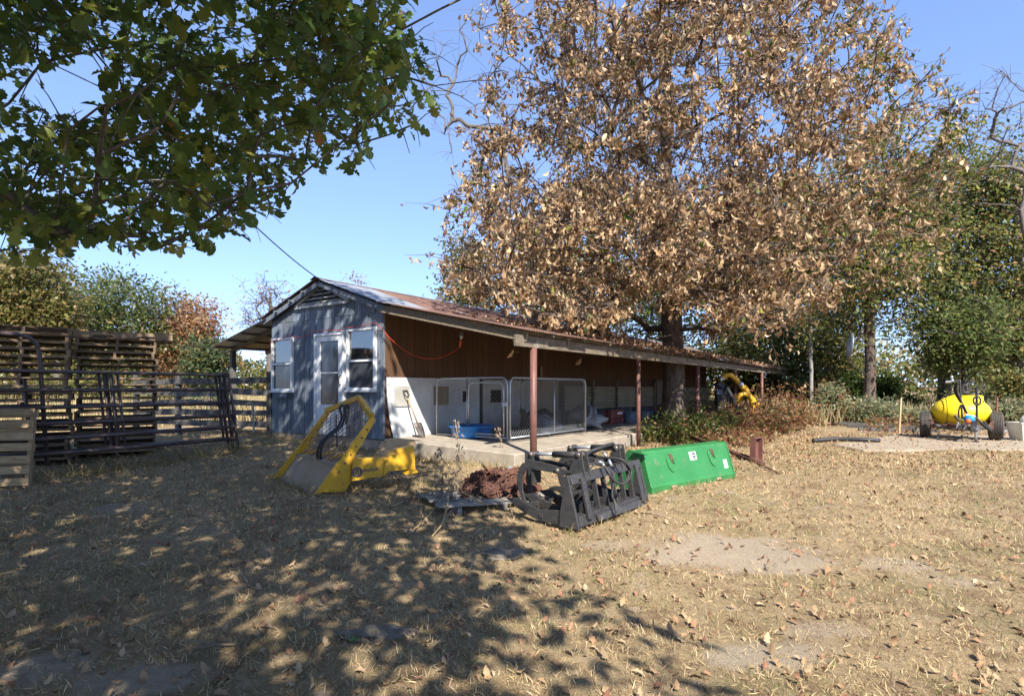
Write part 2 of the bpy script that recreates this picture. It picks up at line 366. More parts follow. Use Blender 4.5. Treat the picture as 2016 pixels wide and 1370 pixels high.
FULL = 1.32
def tree(name, label, base, top, crown, ncl, per, size, palette, r_base, seed, group=None, cr=0.55, tm='DIA', droop=0.0, flat=0.7, bark='grey_bark', lean=(0, 0), cat='tree', wig=0.06, twigs=3, shell=0.3, clumps=None, power=0.5, rmin=0.008, sprigs=True):
    """an individual tree: trunk with limbs, crown of leaves gathered in clumps"""
    r = np.random.default_rng(seed); cx, cy, cz, rx, ry, rz = crown; base = V(base)
    if clumps is None:
        d = rand_dirs(ncl, r); q = shell + (1 - shell) * r.random((ncl, 1)) ** 0.6
        lump = 1 + 0.22 * np.sin(3 * d[:, :1] * 2 + seed) * np.cos(4 * d[:, 2:3] + seed * 0.7) + 0.1 * r.standard_normal((ncl, 1))
        clumps = np.array([cx, cy, cz]) + d * q * lump * np.array([rx, ry, rz])
        clumps[:, 2] = np.maximum(clumps[:, 2], base.z + 0.35 * (cz - rz - base.z) + 0.25)
    tp = V((cx + lean[0], cy + lean[1], cz + 0.55 * rz)); tr = []
    for i in range(9):
        t = i / 8; p = base.lerp(tp, t) + V((r.standard_normal() * 0.05, r.standard_normal() * 0.05, 0)) * (rz * 0.35 * t)
        tr.append(p)
    pos, chains, load, tips = skeleton(tr, clumps, r, droop, wig)
    wood = make_wood(pos, chains, load, r_base, power=power, rmin=rmin)
    root = thing(name, label, cat, base, 0, group)
    P = []; A = []; cr = cr * .88
    for c in clumps:
        k = int(per * 1.45 * (0.6 + 0.8 * r.random()))
        off = r.standard_normal((k, 3)) * cr * np.array([1, 1, flat])
        P.append(c + off); A.append(off)
        if sprigs:
            for _ in range(twigs):
                e = off[r.integers(k)] if k else r.standard_normal(3) * cr * .9
                wood.tube([V(c), V(c + e * 0.5) + V((0, 0, 0.05)), V(c + e)], [rmin, rmin * 0.75, rmin * 0.5], 3, caps=False)
    wood.build('trunk', M[bark], root, smooth=True)
    P = np.concatenate(P); A = np.concatenate(A); n = len(P)
    if n:
        ax = A / (np.linalg.norm(A, axis=1, keepdims=True) + 1e-6) + 0.8 * rand_dirs(n, r); ax[:, 2] -= droop * 3
        up = rand_dirs(n, r) * 0.8 + np.array([0, 0, 1.0])
        cl = pick_cols(n, palette, r); sz = size * (0.7 + 0.6 * r.random(n))
        v, f, c = leaf_field(P - np.array(base), ax, up, sz * FULL, cl, TM[tm])
        cro = link('crown', npmesh('crown', v, f, M['leaf'], c), root)
    return root

TM = {'CRL': leaf_template([(0, .02), (.2, .16), (.38, .27), (.5, .16), (.7, .24), (1, .05)], .5, 1.2), 'OAKC': leaf_template([(0, .012), (.18, .06), (.3, .2), (.42, .1), (.58, .34), (.7, .18), (.84, .24), (1, .03)], .4, 1.1), 'DIA': (np.array([(0, 0, 0), (.48, .27, .09), (1, 0, -.16), (.48, -.27, .09)]), np.array([(0, 3, 2, 1)])), 'LIT': leaf_template([(0, .03), (.5, .26), (1, .04)], .4, 1.3), 'PINB': leaf_template([(0, .02), (.33, .16), (.66, .21), (1, .01)], .6, 1.3), 'SIMPLE': leaf_template(SIMPLE, 0.3, 0.8), 'OAK': leaf_template(OAK, 0.22, 0.5), 'PIN': leaf_template(PIN, 0.5, 1.1), 'PINC': leaf_template(PIN, 0.9, 2.0)}

# ================================================================== THE SETTING
# patches of bare sandy soil (x, y, rx, ry, strength)
def gpx(px, py):
    Y = 6.0
    for _ in range(12):
        X = (px - CX) * Y / F; Y = (EYE - float(gz(X, Y))) * F / (py - HY)
    return ((px - CX) * Y / F, Y)
BARE = []
for px, py, a, b, s in ((1440, 1085, .75, .5, 1), (1560, 1110, .5, .25, .7), (1520, 1290, .35, .22, .8), (1760, 1110, .4, .2, .6), (280, 1335, .3, .2, 1), (60, 1320, .35, .2, .8), (240, 1000, .5, .25, .5), (1180, 1075, .3, .2, .5), (1870, 1140, .35, .15, .5), (380, 1050, .5, .4, .4), (120, 1100, .6, .4, .35), (1620, 1240, .3, .15, .5), (560, 1150, .5, .3, .3)):
    x, y = gpx(px, py); BARE.append((x, y, a, b, s))
def bare(x, y):
    x = np.asarray(x, float); y = np.asarray(y, float); m = np.zeros_like(x)
    wob = 0.35 * np.sin(7 * x + 3 * y) + 0.3 * np.sin(11 * y - 5 * x + 1) + 0.2 * np.sin(23 * x + 17 * y)
    for cx, cy, a, b, s in BARE:
        m = np.maximum(m, s * sst(1.35, 0.55, np.hypot((x - cx) / a, (y - cy) / b) + 0.35 * wob))
    return m

def axis_coords(lo, hi, step, far_lo, far_hi):
    a = list(np.arange(lo, hi + step / 2, step)); s = step
    while a[-1] < far_hi: s *= 1.22; a.append(a[-1] + s)
    s = step; b = []
    p = lo
    while p > far_lo: s *= 1.22; p -= s; b.append(p)
    return np.array(b[::-1] + a)
xs = axis_coords(-9, 10, 0.085, -700, 700); ys = axis_coords(1.6, 15, 0.085, -60, 900)
GX, GY = np.meshgrid(xs, ys); nx, ny = len(xs), len(ys)
fine = 0.006 * rng.standard_normal(GX.shape) * (np.hypot(GX, GY) < 16)
gv = np.stack([GX.ravel(), GY.ravel(), (gz(GX, GY) + fine).ravel()], 1)
ii = (np.arange(ny - 1)[:, None] * nx + np.arange(nx - 1)[None]).ravel()
gf = np.stack([ii, ii + 1, ii + 1 + nx, ii + nx], 1)
n = N('ground_soil')
at_ = n.new('ShaderNodeAttribute', attribute_name='col'); sep = n.new('ShaderNodeSeparateColor'); n.L(at_.outputs['Color'], sep.inputs[0])
v0 = n.vec((1, 1, 1), 'Object', False)
f1 = n.noise(v0, 1.1, 6, 0.6); f2 = n.noise(v0, 26, 8, 0.75); f3 = n.noise(v0, 90, 4, 0.7)
thatch = n.mix(n.ramp(f2, 0.35, 0.65), (0.385, 0.29, 0.168), (0.235, 0.17, 0.10))
thatch = n.mix(n.ramp(f1, 0.5, 0.68), thatch, (0.20, 0.165, 0.085))
soil = n.mix(n.ramp(f2, 0.3, 0.7), (0.40, 0.325, 0.235), (0.29, 0.23, 0.165))
f4 = n.noise(v0, 3.4, 7, 0.7); thatch = n.mix(n.ramp(f4, 0.52, 0.62), thatch, (0.20, 0.135, 0.08)); thatch = n.mix(n.ramp(f4, 0.42, 0.34), thatch, (0.34, 0.27, 0.19))
q1 = n.new('ShaderNodeMath', operation='MULTIPLY_ADD'); n.L(f2, q1.inputs[0]); q1.inputs[1].default_value = 1.1; n.L(sep.outputs[0], q1.inputs[2])
q2 = n.new('ShaderNodeMath', operation='MULTIPLY_ADD'); n.L(f4, q2.inputs[0]); q2.inputs[1].default_value = 0.9; n.L(q1.outputs[0], q2.inputs[2])
c = n.mix(n.ramp(q2.outputs[0], 1.25, 1.7), thatch, soil)
c = n.mix(n.ramp(f3, 0.62, 0.72), c, (0.11, 0.075, 0.05))
n.L(c, n.b.inputs['Base Color']); n.b.inputs['Roughness'].default_value = 0.95; n.b.inputs['Specular IOR Level'].default_value = 0.1
ad = n.new('ShaderNodeMath', operation='ADD'); n.L(f2, ad.inputs[0]); n.L(f3, ad.inputs[1]); n.bump(ad.outputs[0], 0.8, 0.02)
gc = np.zeros((len(gv), 3)); gc[:, 0] = bare(gv[:, 0], gv[:, 1])
ground = tag(link('ground', npmesh('ground', gv, gf, n.m, gc, True)), 'dry yard ground with dead grass and bare sandy patches', None, None, 'structure')

# ------------------------------------------------------------------ barn frame
A0 = math.atan2(-0.574, 0.818); C0 = V((-2.45, 10.83, 0.55)); cA, sA = math.cos(A0), math.sin(A0)
def B(x, y, z=0.0):
    return V((C0.x + x * cA - y * sA, C0.y + x * sA + y * cA, C0.z + z))
D1 = V((-sA, cA, 0)); D2 = V((cA, sA, 0))      # along the barn, out from its side wall

barn = thing('barn', 'long low farm shed with weathered grey gable, brown side wall and rusty metal roof', 'barn', C0, A0)
LW, LR = 21.0, 26.0
# gable boards: lower course to the seam at 2.44, upper course to the slope
def slope_z(x): return 2.53 + 0.34 * (1.85 - abs(x + 1.85))
nb = 18; bw = 3.7 / nb
for i in range(nb):
    x0 = -3.7 + i * bw + 0.006; x1 = x0 + bw - 0.012; j = rnd.uniform(-.003, .003)
    zb = -0.03 + rnd.uniform(-.015, .01)
    MB().prism([(x0, -.012 + j, zb), (x1, -.012 + j, zb), (x1, -.012 + j, 2.438), (x0, -.012 + j, 2.438)], (0, .024, 0)).build('siding_board', M['grey_wood'], barn, local=True)
    za, zc = slope_z(x0) + .06, slope_z(x1) + .06; xm = [(x1, 0, zc), (x0, 0, za)]
    if x0 < -1.85 < x1: xm = [(x1, 0, zc), (-1.85, 0, slope_z(-1.85) + .06), (x0, 0, za)]
    j = rnd.uniform(-.003, .003) - .021
    MB().prism([(x0, j, 2.425), (x1, j, 2.425)] + [(p[0], j, p[2]) for p in xm], (0, .018, 0)).build('siding_board', M['grey_wood'], barn, local=True)
# inner body: gable backing, far gable, floor-high foundation, left wall
MB().prism([(-3.68, .06, -.1), (-.02, .06, -.1), (-.02, .06, 2.5), (-1.85, .06, 3.12), (-3.68, .06, 2.5)], (0, .08, 0)).build('gable_frame', M['dark_room'], barn, local=True)
MB().prism([(-3.7, LW, -.1), (0, LW, -.1), (0, LW, 2.5), (-1.85, LW, 3.12), (-3.7, LW, 2.5)], (0, .08, 0)).build('rear_wall', M['brown_wood'], barn, local=True)
MB().box((-3.69, LW / 2, 1.2), (.05, LW - .12, 2.6)).build('far_side_wall', M['grey_wood'], barn, local=True)
MB().box((-.05, LW / 2, 1.2), (.04, LW - .2, 2.6)).build('wall_frame', M['dark_room'], barn, local=True)
MB().box((-1.85, LW / 2, -.3), (3.72, LW + .02, .52)).build('foundation', M['concrete'], barn, local=True)
# side wall boards
sbm = MB().box((0, 0, .5), (1, 1, 1)).mesh('siding_board', M['brown_wood'])
ns = 102; sw = LW / ns
for i in range(ns):
    inst('siding_board', sbm, barn, (-.012 + rnd.uniform(-.003, .003), (i + .5) * sw, 0.02), (0, 0, 0), (.024, sw - .010, 2.50 + rnd.uniform(-.01, .01)))
MB().box((-.003, -.005, 1.25), (.03, .045, 2.52)).build('corner_trim', M['grey_wood'], barn, local=True)

# roof sheets (corrugated, shared mesh)
def sheet_mesh(m, nm='roof_sheet'):
    k = 40; wd = .68; vs, fs = [], []
    for i in range(k + 1):
        y = wd * i / k; z = .012 * math.sin(2 * math.pi * y / .068)
        vs += [(0, y, z), (.5, y, z), (1, y, z)]
    for i in range(k): fs += [(3 * i, 3 * i + 1, 3 * i + 4, 3 * i + 3), (3 * i + 1, 3 * i + 2, 3 * i + 5, 3 * i + 4)]
    mb = MB(); mb.add(vs, fs); return mb.mesh(nm, m, True)
SR, SG, ST = sheet_mesh(M['rust_roof']), sheet_mesh(M['galv_roof']), sheet_mesh(M['bounce_tinted_tin'])
a1 = math.atan(.34); a2 = math.atan(.215); a3 = math.atan(.225)
NS = int(LR / .66)
for i in range(NS):
    y = -.2 + i * .66; e = rnd.uniform(-.004, .004)
    inst('roof_sheet', SG if i < 2 or i > 30 and i % 4 == 0 else SR, barn, (-1.86, y, 3.245 + e), (0, a1, 0), (2.06 / math.cos(a1), 1, 1))
    inst('roof_sheet', SR if i % 9 != 7 else SG, barn, (.02, y - .03, 2.585 + e), (0, a2, 0), (3.45 / math.cos(a2) + rnd.uniform(-.02, .03), 1, 1))
    inst('roof_sheet', SG if i % 5 else SR, barn, (-3.95, y, 3.24 - .34 * 2.09 + e), (0, -a1, 0), (2.09 / math.cos(a1), 1, 1))
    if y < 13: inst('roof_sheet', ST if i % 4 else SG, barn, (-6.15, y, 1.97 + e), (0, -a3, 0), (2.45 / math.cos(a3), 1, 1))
# ridge cap
MB().add([(-2.02, -.22, 3.215), (-1.86, -.22, 3.275), (-1.70, -.22, 3.215), (-2.02, LR - .3, 3.215), (-1.86, LR - .3, 3.275), (-1.70, LR - .3, 3.215)], [(0, 1, 4, 3), (1, 2, 5, 4)]).build('ridge_cap', M['galv_roof'], barn, local=True)
# rafters, rake boards, purlins, beam, posts
def rafter(y, x0, z0, x1, z1, wd=.045, ht=.14, nm='rafter', m='timber'):
    MB().bar((x0, y, z0), (x1, y, z1), wd, ht).build(nm, M[m], barn, local=True)
for sgn in (1, -1):
    MB().bar((-1.85 + sgn * .01, -.13, 3.13), (-1.85 + sgn * 2.0, -.13, 3.13 - .34 * 1.99), .04, .10).build('rake_board', M['grey_wood'], barn, local=True)
for y in [-.12] + [1.2 + 2.17 * k for k in range(12)]:
    rafter(y, .0, 2.475, 3.36, 2.475 - .215 * 3.36)
for y in [.35, 1.3, 2.2, 3.4, 4.6, 5.8, 7.0, 8.2, 9.4, 10.6, 11.8, 12.6]:
    rafter(y, -3.72, 2.45, -6.1, 2.45 - .225 * 2.38, .045, .09)
for x in (.35, 1.1, 1.85, 2.6, 3.25):
    MB().box((x, LR / 2 - .2, 2.562 - .215 * x - .012), (.085, LR - .15, .035)).build('purlin', M['timber'], barn, local=True)
for x in (-6.0, -5.4, -4.8, -4.2):
    MB().box((x, 6.4, 1.965 + .225 * (x + 6.15) - .012), (.085, 13.1, .035)).build('purlin', M['timber'], barn, local=True)
for x in (-3.3, -2.75, -2.3):
    MB().box((x, .0, 3.2 - .34 * abs(x + 1.85) - .045), (.085, .42, .04)).build('purlin', M['grey_wood'], barn, local=True)
yb = -.36
for k, L in enumerate((4.9, 4.3, 4.3, 4.3, 4.3, 4.5)):
    MB().box((3.3, yb + L / 2, 1.69), (.05, L - .004, .175)).build('eave_beam', M['timber'], barn, local=True, bevel=.004); yb += L
for y in [.55 + 1.085 * k for k in range(23)]:
    MB().box((3.38, y, 1.835), (.14, .045, .09)).build('rafter_tail', M['timber'], barn, local=True)
for k in range(6):
    y = .16 + 4.3 * k; r = .057 if k not in (1,) else .045
    MB().tube([(3.3, y, -.6), (3.3, y, 1.602)], r, 18).build('post', M['red_steel'], barn, smooth=True, local=True)
MB().tube([(1.2, 23.5, -.5), (1.2, 23.5, 2.1)], .05, 10).build('post', M['red_steel'], barn, smooth=True, local=True)
for y in (0.3, 4, 8, 12):
    MB().box((-5.95, y, .75), (.11, .11, 2.35)).build('post', M['fence_wood'], barn, local=True)

def window(x0, x1, z0, z1, mid):
    f = MB(); t = .05; y = -.05
    for (a, b, c_, d) in ((x0, x1, z1 - t, z1), (x0, x1, z0, z0 + t), (x0, x0 + t, z0 + t, z1 - t), (x1 - t, x1, z0 + t, z1 - t)):
        f.box(((a + b) / 2, y, (c_ + d) / 2), (b - a, .07, d - c_))
    o = f.build('window', M['white_paint'], barn, local=True, bevel=.004)
    MB().box(((x0 + x1) / 2, y + .008, mid), (x1 - x0 - 2 * t - .004, .045, .035)).build('meeting_rail', M['white_paint'], o, local=True)
    MB().box(((x0 + x1) / 2, y + .018, (mid + z1) / 2), (x1 - x0 - 2 * t, .006, z1 - t - mid - .02)).build('pane', M['glass'], o, local=True)
    MB().box(((x0 + x1) / 2, y + .014, (mid + z0) / 2), (x1 - x0 - 2 * t, .006, mid - z0 - t - .02)).build('pane', M['screen'], o, local=True)
    MB().box(((x0 + x1) / 2, y - .02, z0 - .018), (x1 - x0 + .02, .1, .03)).build('sill', M['white_paint'], o, local=True)
    return o
window(-3.64, -2.85, .9, 2.08, 1.5); window(-1.02, -.17, .92, 2.14, 1.50)
MB().box((-3.25, -.06, .80), (.52, .1, .10)).build('window_ledge', M['grey_wood'], barn, local=True)
# storm door
dr = MB(); X0, X1 = -2.0, -1.14
for (a, b, c_, d) in ((X0, X1, 1.93, 2.04), (X0, X0 + .14, 0, 1.93), (X1 - .14, X1, 0, 1.93), (X0 + .14, X1 - .14, 0, .62)):
    dr.box(((a + b) / 2, -.05, (c_ + d) / 2), (b - a, .04, d - c_))
door = dr.build('door', M['white_paint'], barn, local=True, bevel=.004)
for (z0, z1) in ((.62, 1.26), (1.29, 1.93)):
    MB().box(((X0 + X1) / 2, -.045, (z0 + z1) / 2), (X1 - X0 - .28, .008, z1 - z0 - .01)).build('pane', M['screen'], door, local=True)
MB().box(((X0 + X1) / 2, -.055, 1.275), (X1 - X0 - .28, .03, .03)).build('door_rail', M['white_paint'], door, local=True)
MB().tube([(X1 - .06, -.075, 1.02), (X1 - .06, -.12, 1.05), (X1 - .06, -.12, 1.2), (X1 - .06, -.075, 1.22)], .012, 6).build('handle', M['black_plastic'], door, local=True)
df = MB()
for (a, b, c_, d) in ((X0 - .06, X1 + .05, 2.045, 2.1), (X0 - .06, X0 - .006, 0, 2.045), (X1 + .006, X1 + .05, 0, 2.045)):
    df.box(((a + b) / 2, -.055, (c_ + d) / 2), (b - a, .07, d - c_))
df.build('door_frame', M['white_paint'], barn, local=True, bevel=.004)
# triangular louvre in the gable
vb = MB(); vz, vx0, vx1, vp = 2.70, -2.75, -.95, 3.14; vm = (vx0 + vx1) / 2
vb.bar((vx0, -.06, vz), (vx1, -.06, vz), .05, .06); vb.bar((vx0, -.06, vz + .02), (vm, -.06, vp), .05, .06); vb.bar((vx1, -.06, vz + .02), (vm, -.06, vp), .05, .06)
vent = vb.build('gable_vent', M['grey_wood'], barn, local=True)
vent.data.materials[0] = mat('faded_white_wood', (0.42, 0.43, 0.43), (0.25, 0.26, 0.27), 5, 0.85, stretch=(2, 8, 8), bump=0.3)
MB().prism([(vx0 + .1, -.036, vz + .02), (vx1 - .1, -.036, vz + .02), (vm, -.036, vp - .04)], (0, .006, 0)).build('vent_backing', M['dark_room'], vent, local=True)
for k in range(4):
    z = vz + .065 + k * .085; hw = .9 * (1 - (z + .03 - vz) / (vp - vz)) - .04
    if hw > .08: MB().bar((vm - hw, -.055, z), (vm + hw, -.055, z), .05, .012, up=(0, -.6, .8)).build('vent_slat', vent.data.materials[0], vent, local=True)
# low white sheets, hatches and plywood at the foot of the side wall
pw = MB(); k = 10                                   # first sheet bows out at its lower corner
for i in range(k + 1):
    z = 1.17 * i / k; y0 = .03 + .09 * (1 - i / k) ** 2.2
    pw.v += [V((.03 + .10 * (1 - i / k) ** 2, y0, z)), V((.022, 2.9, z)), V((.045 + .10 * (1 - i / k) ** 2, y0, z)), V((.034, 2.9, z))]
for i in range(k):
    a = 4 * i; pw.f += [(a, a + 4, a + 5, a + 1), (a + 2, a + 3, a + 7, a + 6), (a, a + 2, a + 6, a + 4), (a + 1, a + 5, a + 7, a + 3)]
pw.f += [(0, 1, 3, 2), (4 * k, 4 * k + 2, 4 * k + 3, 4 * k + 1)]
pw.build('wall_panel', M['white_panel'], barn, local=True)
MB().box((.03, 4.05, .58), (.02, 2.1, 1.16)).build('wall_panel', mat('stained_panel', (0.5, 0.48, 0.44), (0.36, 0.33, 0.29), 2.5, .7, wear=(.25, .2, .15), wear_amt=.35, wear_scale=2), barn, local=True)
MB().box((.04, 2.955, .62), (.05, .06, 1.2)).build('panel_batten', M['black_steel'], barn, local=True)
MB().box((.07, 5.8, .62), (.03, 1.3, 1.25)).build('plywood_sheet', M['ply'], barn, local=True)
def hatch(y0, y1, z0, z1, m, x=.06):
    return MB().box((x, (y0 + y1) / 2, (z0 + z1) / 2), (.025, y1 - y0, z1 - z0)).build('hatch', m, barn, local=True, bevel=.003)
gply = mat('grey_ply', (0.44, 0.43, 0.4), (0.34, 0.33, 0.3), 3, 0.8, bump=0.1)
hatch(.2, .62, .60, 1.0, gply, .075); hatch(1.33, 1.78, .60, 1.0, M['ply'])
h = hatch(2.12, 2.52, .58, .96, M['white_panel'], .048); MB().box((.07, 2.36, .77), (.012, .2, .24)).build('hatch_opening', M['dark_room'], h, local=True)
h = hatch(3.32, 3.72, .62, .92, M['dark_room'], .048)
# block courses and corrugated sheets further along
cs = MB(); KY = 36
def corr_wall(y0, y1, z0, z1, x, m, nm='corrugated_sheet'):
    mb = MB(); nz = int((z1 - z0) / .10 * 8)
    for i in range(nz + 1):
        z = z0 + (z1 - z0) * i / nz; dx = .03 * math.sin(2 * math.pi * (z - z0) / .10)
        mb.v += [V((x + dx, y0, z)), V((x + dx, y1, z + .0))]
    for i in range(nz): mb.f.append((2 * i, 2 * i + 1, 2 * i + 3, 2 * i + 2))
    return mb.build(nm, m, barn, smooth=True, local=True)
M['cream_sheet'] = mat('cream_sheet', (0.36, 0.3, 0.2), (0.27, 0.22, 0.145), 2, 0.6, wear=(0.22, 0.17, 0.12), wear_amt=.2, bump=0.05)
for k in range(4):
    y0 = 6.55 + 1.72 * k; corr_wall(y0, y0 + 1.66, .33 - .01 * k, 1.02, .22, M['cream_sheet'])
    MB().box((.27, y0 + 1.69, .6), (.06, .07, 1.2)).build('panel_post', M['timber'], barn, local=True)
for k in range(40):
    MB().box((.05 + rnd.uniform(0, .02), 6.5 + .18 * k, .17), (.025, .165, .36)).build('skirting_board', M['fence_wood'] if k % 4 else M['grey_wood'], barn, local=True)
MB().box((.16, 14.3, .8), (.06, .9, .95)).build('wall_frame', M['timber'], barn, local=True)
for r_ in range(5):
    for k in range(6):
        MB().box((.14, 16.2 + .8 * k + .4 * (r_ % 2), .1 + .2 * r_), (.2, .78, .19)).build('concrete_block', M['concrete'], barn, local=True)
MB().tube([(.1, 5.5, .9), (.1, 5.5, 1.55)], .035, 8).build('vent_pipe', M['ply'], barn, local=True)
# sloping slab of the porch
sm = MB(); sm.add([(0, .0, .0), (3.05, .0, -.10), (3.05, LR - 2, -.10), (0, LR - 2, 0), (0, 0, -.7), (3.05, 0, -.7), (3.05, LR - 2, -.7), (0, LR - 2, -.7)], [(0, 1, 2, 3), (4, 7, 6, 5), (0, 4, 5, 1), (1, 5, 6, 2), (2, 6, 7, 3), (3, 7, 4, 0)])
slab = sm.build('porch_slab', M['concrete'], barn, local=True, bevel=.02)

# ================================================================== yard objects
exec_parts = []
# ---- kennel
kn = thing('dog_kennel', 'galvanised chain link dog kennel with gate, standing on the porch slab', 'kennel', B(2.08, 1.18, -.06), A0)
def kpanel(L, org, d, nm, h=1.22, rad=.12, midp=None):
    d = V(d); o = V(org); f = MB(); r = .019
    pts = [o + V((0, 0, .03)), o + V((0, 0, h - rad))]
    for a in (30, 60): pts.append(o + d * rad * (1 - math.cos(math.radians(a))) + V((0, 0, h - rad + rad * math.sin(math.radians(a)))))
    pts.append(o + d * rad + V((0, 0, h))); pts.append(o + d * (L - rad) + V((0, 0, h)))
    for a in (60, 30): pts.append(o + d * (L - rad * (1 - math.cos(math.radians(a)))) + V((0, 0, h - rad + rad * math.sin(math.radians(a)))))
    pts += [o + d * L + V((0, 0, h - rad)), o + d * L + V((0, 0, .03))]
    f.tube(pts, r, 8); f.tube([o + V((0, 0, .08)), o + d * L + V((0, 0, .08))], .016, 8)
    for q in midp or (): f.tube([o + d * q + V((0, 0, .08)), o + d * q + V((0, 0, h))], .015, 8)
    fo = f.build(nm, M['galv'], kn, smooth=True, local=True)
    wm = MB(); s = .085; hz0, hz1 = .09, h - .02; H = hz1 - hz0; w0, w1 = .03, L - .03
    q = -H
    while q < L:
        for sg in (1, -1):
            a0 = max(w0, q); a1_ = min(w1, q + H)
            if a1_ - a0 > .03:
                za, zb = (hz0 + a0 - q, hz0 + a1_ - q) if sg == 1 else (hz1 - (a0 - q), hz1 - (a1_ - q))
                wm.tube([o + d * a0 + V((0, 0, za)), o + d * a1_ + V((0, 0, zb))], .0034, 3, False)
        q += s
    wm.build('chain_link', M['wire'], fo, local=True)['kind'] = 'stuff'
    return fo
kpanel(1.78, (-1.80, 0, 0), (1, 0, 0), 'kennel_panel', midp=(.80,))
kpanel(3.02, (.02, .03, 0), (0, 1, 0), 'kennel_panel', midp=(1.62,))
kpanel(1.78, (-1.80, 3.07, 0), (1, 0, 0), 'kennel_panel')
# gate leaf hung inside the front panel
gl = MB(); pts = [(-.93, -.035, .1), (-.93, -.035, 1.02), (-.89, -.035, 1.10), (-.82, -.035, 1.13), (-.2, -.035, 1.13), (-.12, -.035, 1.10), (-.08, -.035, 1.02), (-.08, -.035, .1)]
gl.tube(pts, .016, 8); gl.tube([(-.93, -.035, .14), (-.08, -.035, .14)], .014, 8)
go = gl.build('kennel_gate', M['galv'], kn, smooth=True, local=True)
MB().box((-.05, -.05, .72), (.1, .04, .07)).build('latch', M['galv'], go, local=True)

# ---- paddling pool, dog, bedding, sacks, bricks, pots
pl = thing('paddling_pool', 'round blue plastic paddling pool on the floor of the kennel', 'pool', B(1.0, 1.42, -.03))
PC = B(1.0, 1.42, -.03)
MB().lathe([(.0, .01), (.36, .01), (.39, .05), (.42, .19), (.45, .2), (.47, .225), (.48, .24), (.465, .25), (.43, .235), (.39, .06), (0, .04)], PC, 28).build('pool_shell', M['blue_plastic'], pl, smooth=True)

def skin_body(name, verts, edges, radii, m, parent, sub=2, root=0):
    me = bpy.data.meshes.new(name); off = root_of(parent).location
    me.from_pydata([tuple(V(v) - off) for v in verts], edges, []); me.materials.append(m)
    o = bpy.data.objects.new(name, me); col.objects.link(o); o.parent = parent
    sk = o.modifiers.new('skin', 'SKIN'); sk.use_smooth_shade = True
    for i, r in enumerate(radii): me.skin_vertices[0].data[i].radius = (r, r) if not hasattr(r, '__len__') else r
    me.skin_vertices[0].data[root].use_root = True
    ss = o.modifiers.new('smooth', 'SUBSURF'); ss.levels = sub; ss.render_levels = sub
    return o
dg = thing('dog', 'dark brown dog sitting in the kennel behind the gate, head raised', 'dog', B(1.62, 2.45, -.05), A0)
def DL(x, y, z): return B(1.62 + x, 2.45 + y, -.05 + z)
dv = [DL(.22, .02, .16), DL(.10, 0, .26), DL(-.04, 0, .36), DL(-.10, 0, .45), DL(-.14, 0, .52), DL(-.21, 0, .52), DL(-.28, 0, .49),
      DL(-.07, .06, .27), DL(-.08, .07, .12), DL(-.08, .07, .02), DL(-.13, .07, .012), DL(-.07, -.06, .27), DL(-.08, -.07, .12), DL(-.08, -.07, .02), DL(-.13, -.07, .012),
      DL(.18, .10, .16), DL(.05, .12, .13), DL(.13, .12, .03), DL(.03, .12, .02), DL(.18, -.10, .16), DL(.05, -.12, .13), DL(.13, -.12, .03), DL(.03, -.12, .02), DL(.34, 0, .05), DL(.44, .05, .03)]
de = [(0, 1), (1, 2), (2, 3), (3, 4), (4, 5), (5, 6), (2, 7), (7, 8), (8, 9), (9, 10), (2, 11), (11, 12), (12, 13), (13, 14), (0, 15), (15, 16), (16, 17), (17, 18), (0, 19), (19, 20), (20, 21), (21, 22), (0, 23), (23, 24)]
drd = [.115, .11, .105, .065, .07, .05, .03, .045, .03, .022, .025, .045, .03, .022, .025, .07, .05, .025, .028, .07, .05, .025, .028, .022, .012]
dbody = skin_body('dog_body', dv, de, drd, M['fur'], dg); 
for s in (1, -1):
    MB().add([DL(-.10, s * .03, .56), DL(-.15, s * .05, .56), DL(-.12, s * .065, .645), DL(-.12, s * .03, .575)], [(0, 1, 2), (0, 2, 3), (1, 3, 2), (0, 3, 1)]).build('ear', M['fur'], dg)
    MB().lathe([(0, -.009), (.007, -.005), (.009, 0), (.007, .005), (0, .009)], DL(-.205, s * .036, .545), 8).build('eye', M['black_plastic'], dg, True)
MB().lathe([(0, -.012), (.012, -.006), (.014, 0), (.01, .008), (0, .012)], DL(-.305, 0, .495), 8).build('nose', M['black_plastic'], dg, True)

def blob(name, c, r, m, seed, label, cat, rough=.25, group=None, squash=0, n1=14, n2=22):
    """a crumpled heap or sack: a lumpy closed dome"""
    rr = random.Random(seed); ph = [(rr.uniform(2, 7), rr.uniform(2, 7), rr.uniform(0, 6)) for _ in range(7)]; c = V(c); mb = MB()
    for i in range(n1 + 1):
        th = math.pi * i / n1
        for k in range(n2):
            ph_ = 2 * math.pi * k / n2; d = V((math.sin(th) * math.cos(ph_), math.sin(th) * math.sin(ph_), math.cos(th)))
            q = 1 + rough * sum(math.sin(a * d.x * 1.7 + e + b * d.y) * math.cos(b * d.z + a * d.y * .7) for a, b, e in ph) / 3
            p = V((d.x * r[0], d.y * r[1], max(d.z, -.35) * r[2])) * q
            mb.v.append(c + p)
    for i in range(n1):
        for k in range(n2):
            k2 = (k + 1) % n2; mb.f.append((i * n2 + k, (i + 1) * n2 + k, (i + 1) * n2 + k2, i * n2 + k2))
    o = mb.mesh(name, m, True, c); ob = link(name, o, None, c); return tag(ob, label, cat, group)
blob('bedding_heap', B(1.35, 3.55, .08), (.42, .5, .26), M['cloth'], 3, 'crumpled grey white bedding heaped inside the kennel', 'bedding', .35)
blob('bedding_roll', B(1.72, 2.95, .02), (.2, .42, .14), M['cloth'], 8, 'low rolled grey blanket beside the kennel side panel', 'blanket', .2)
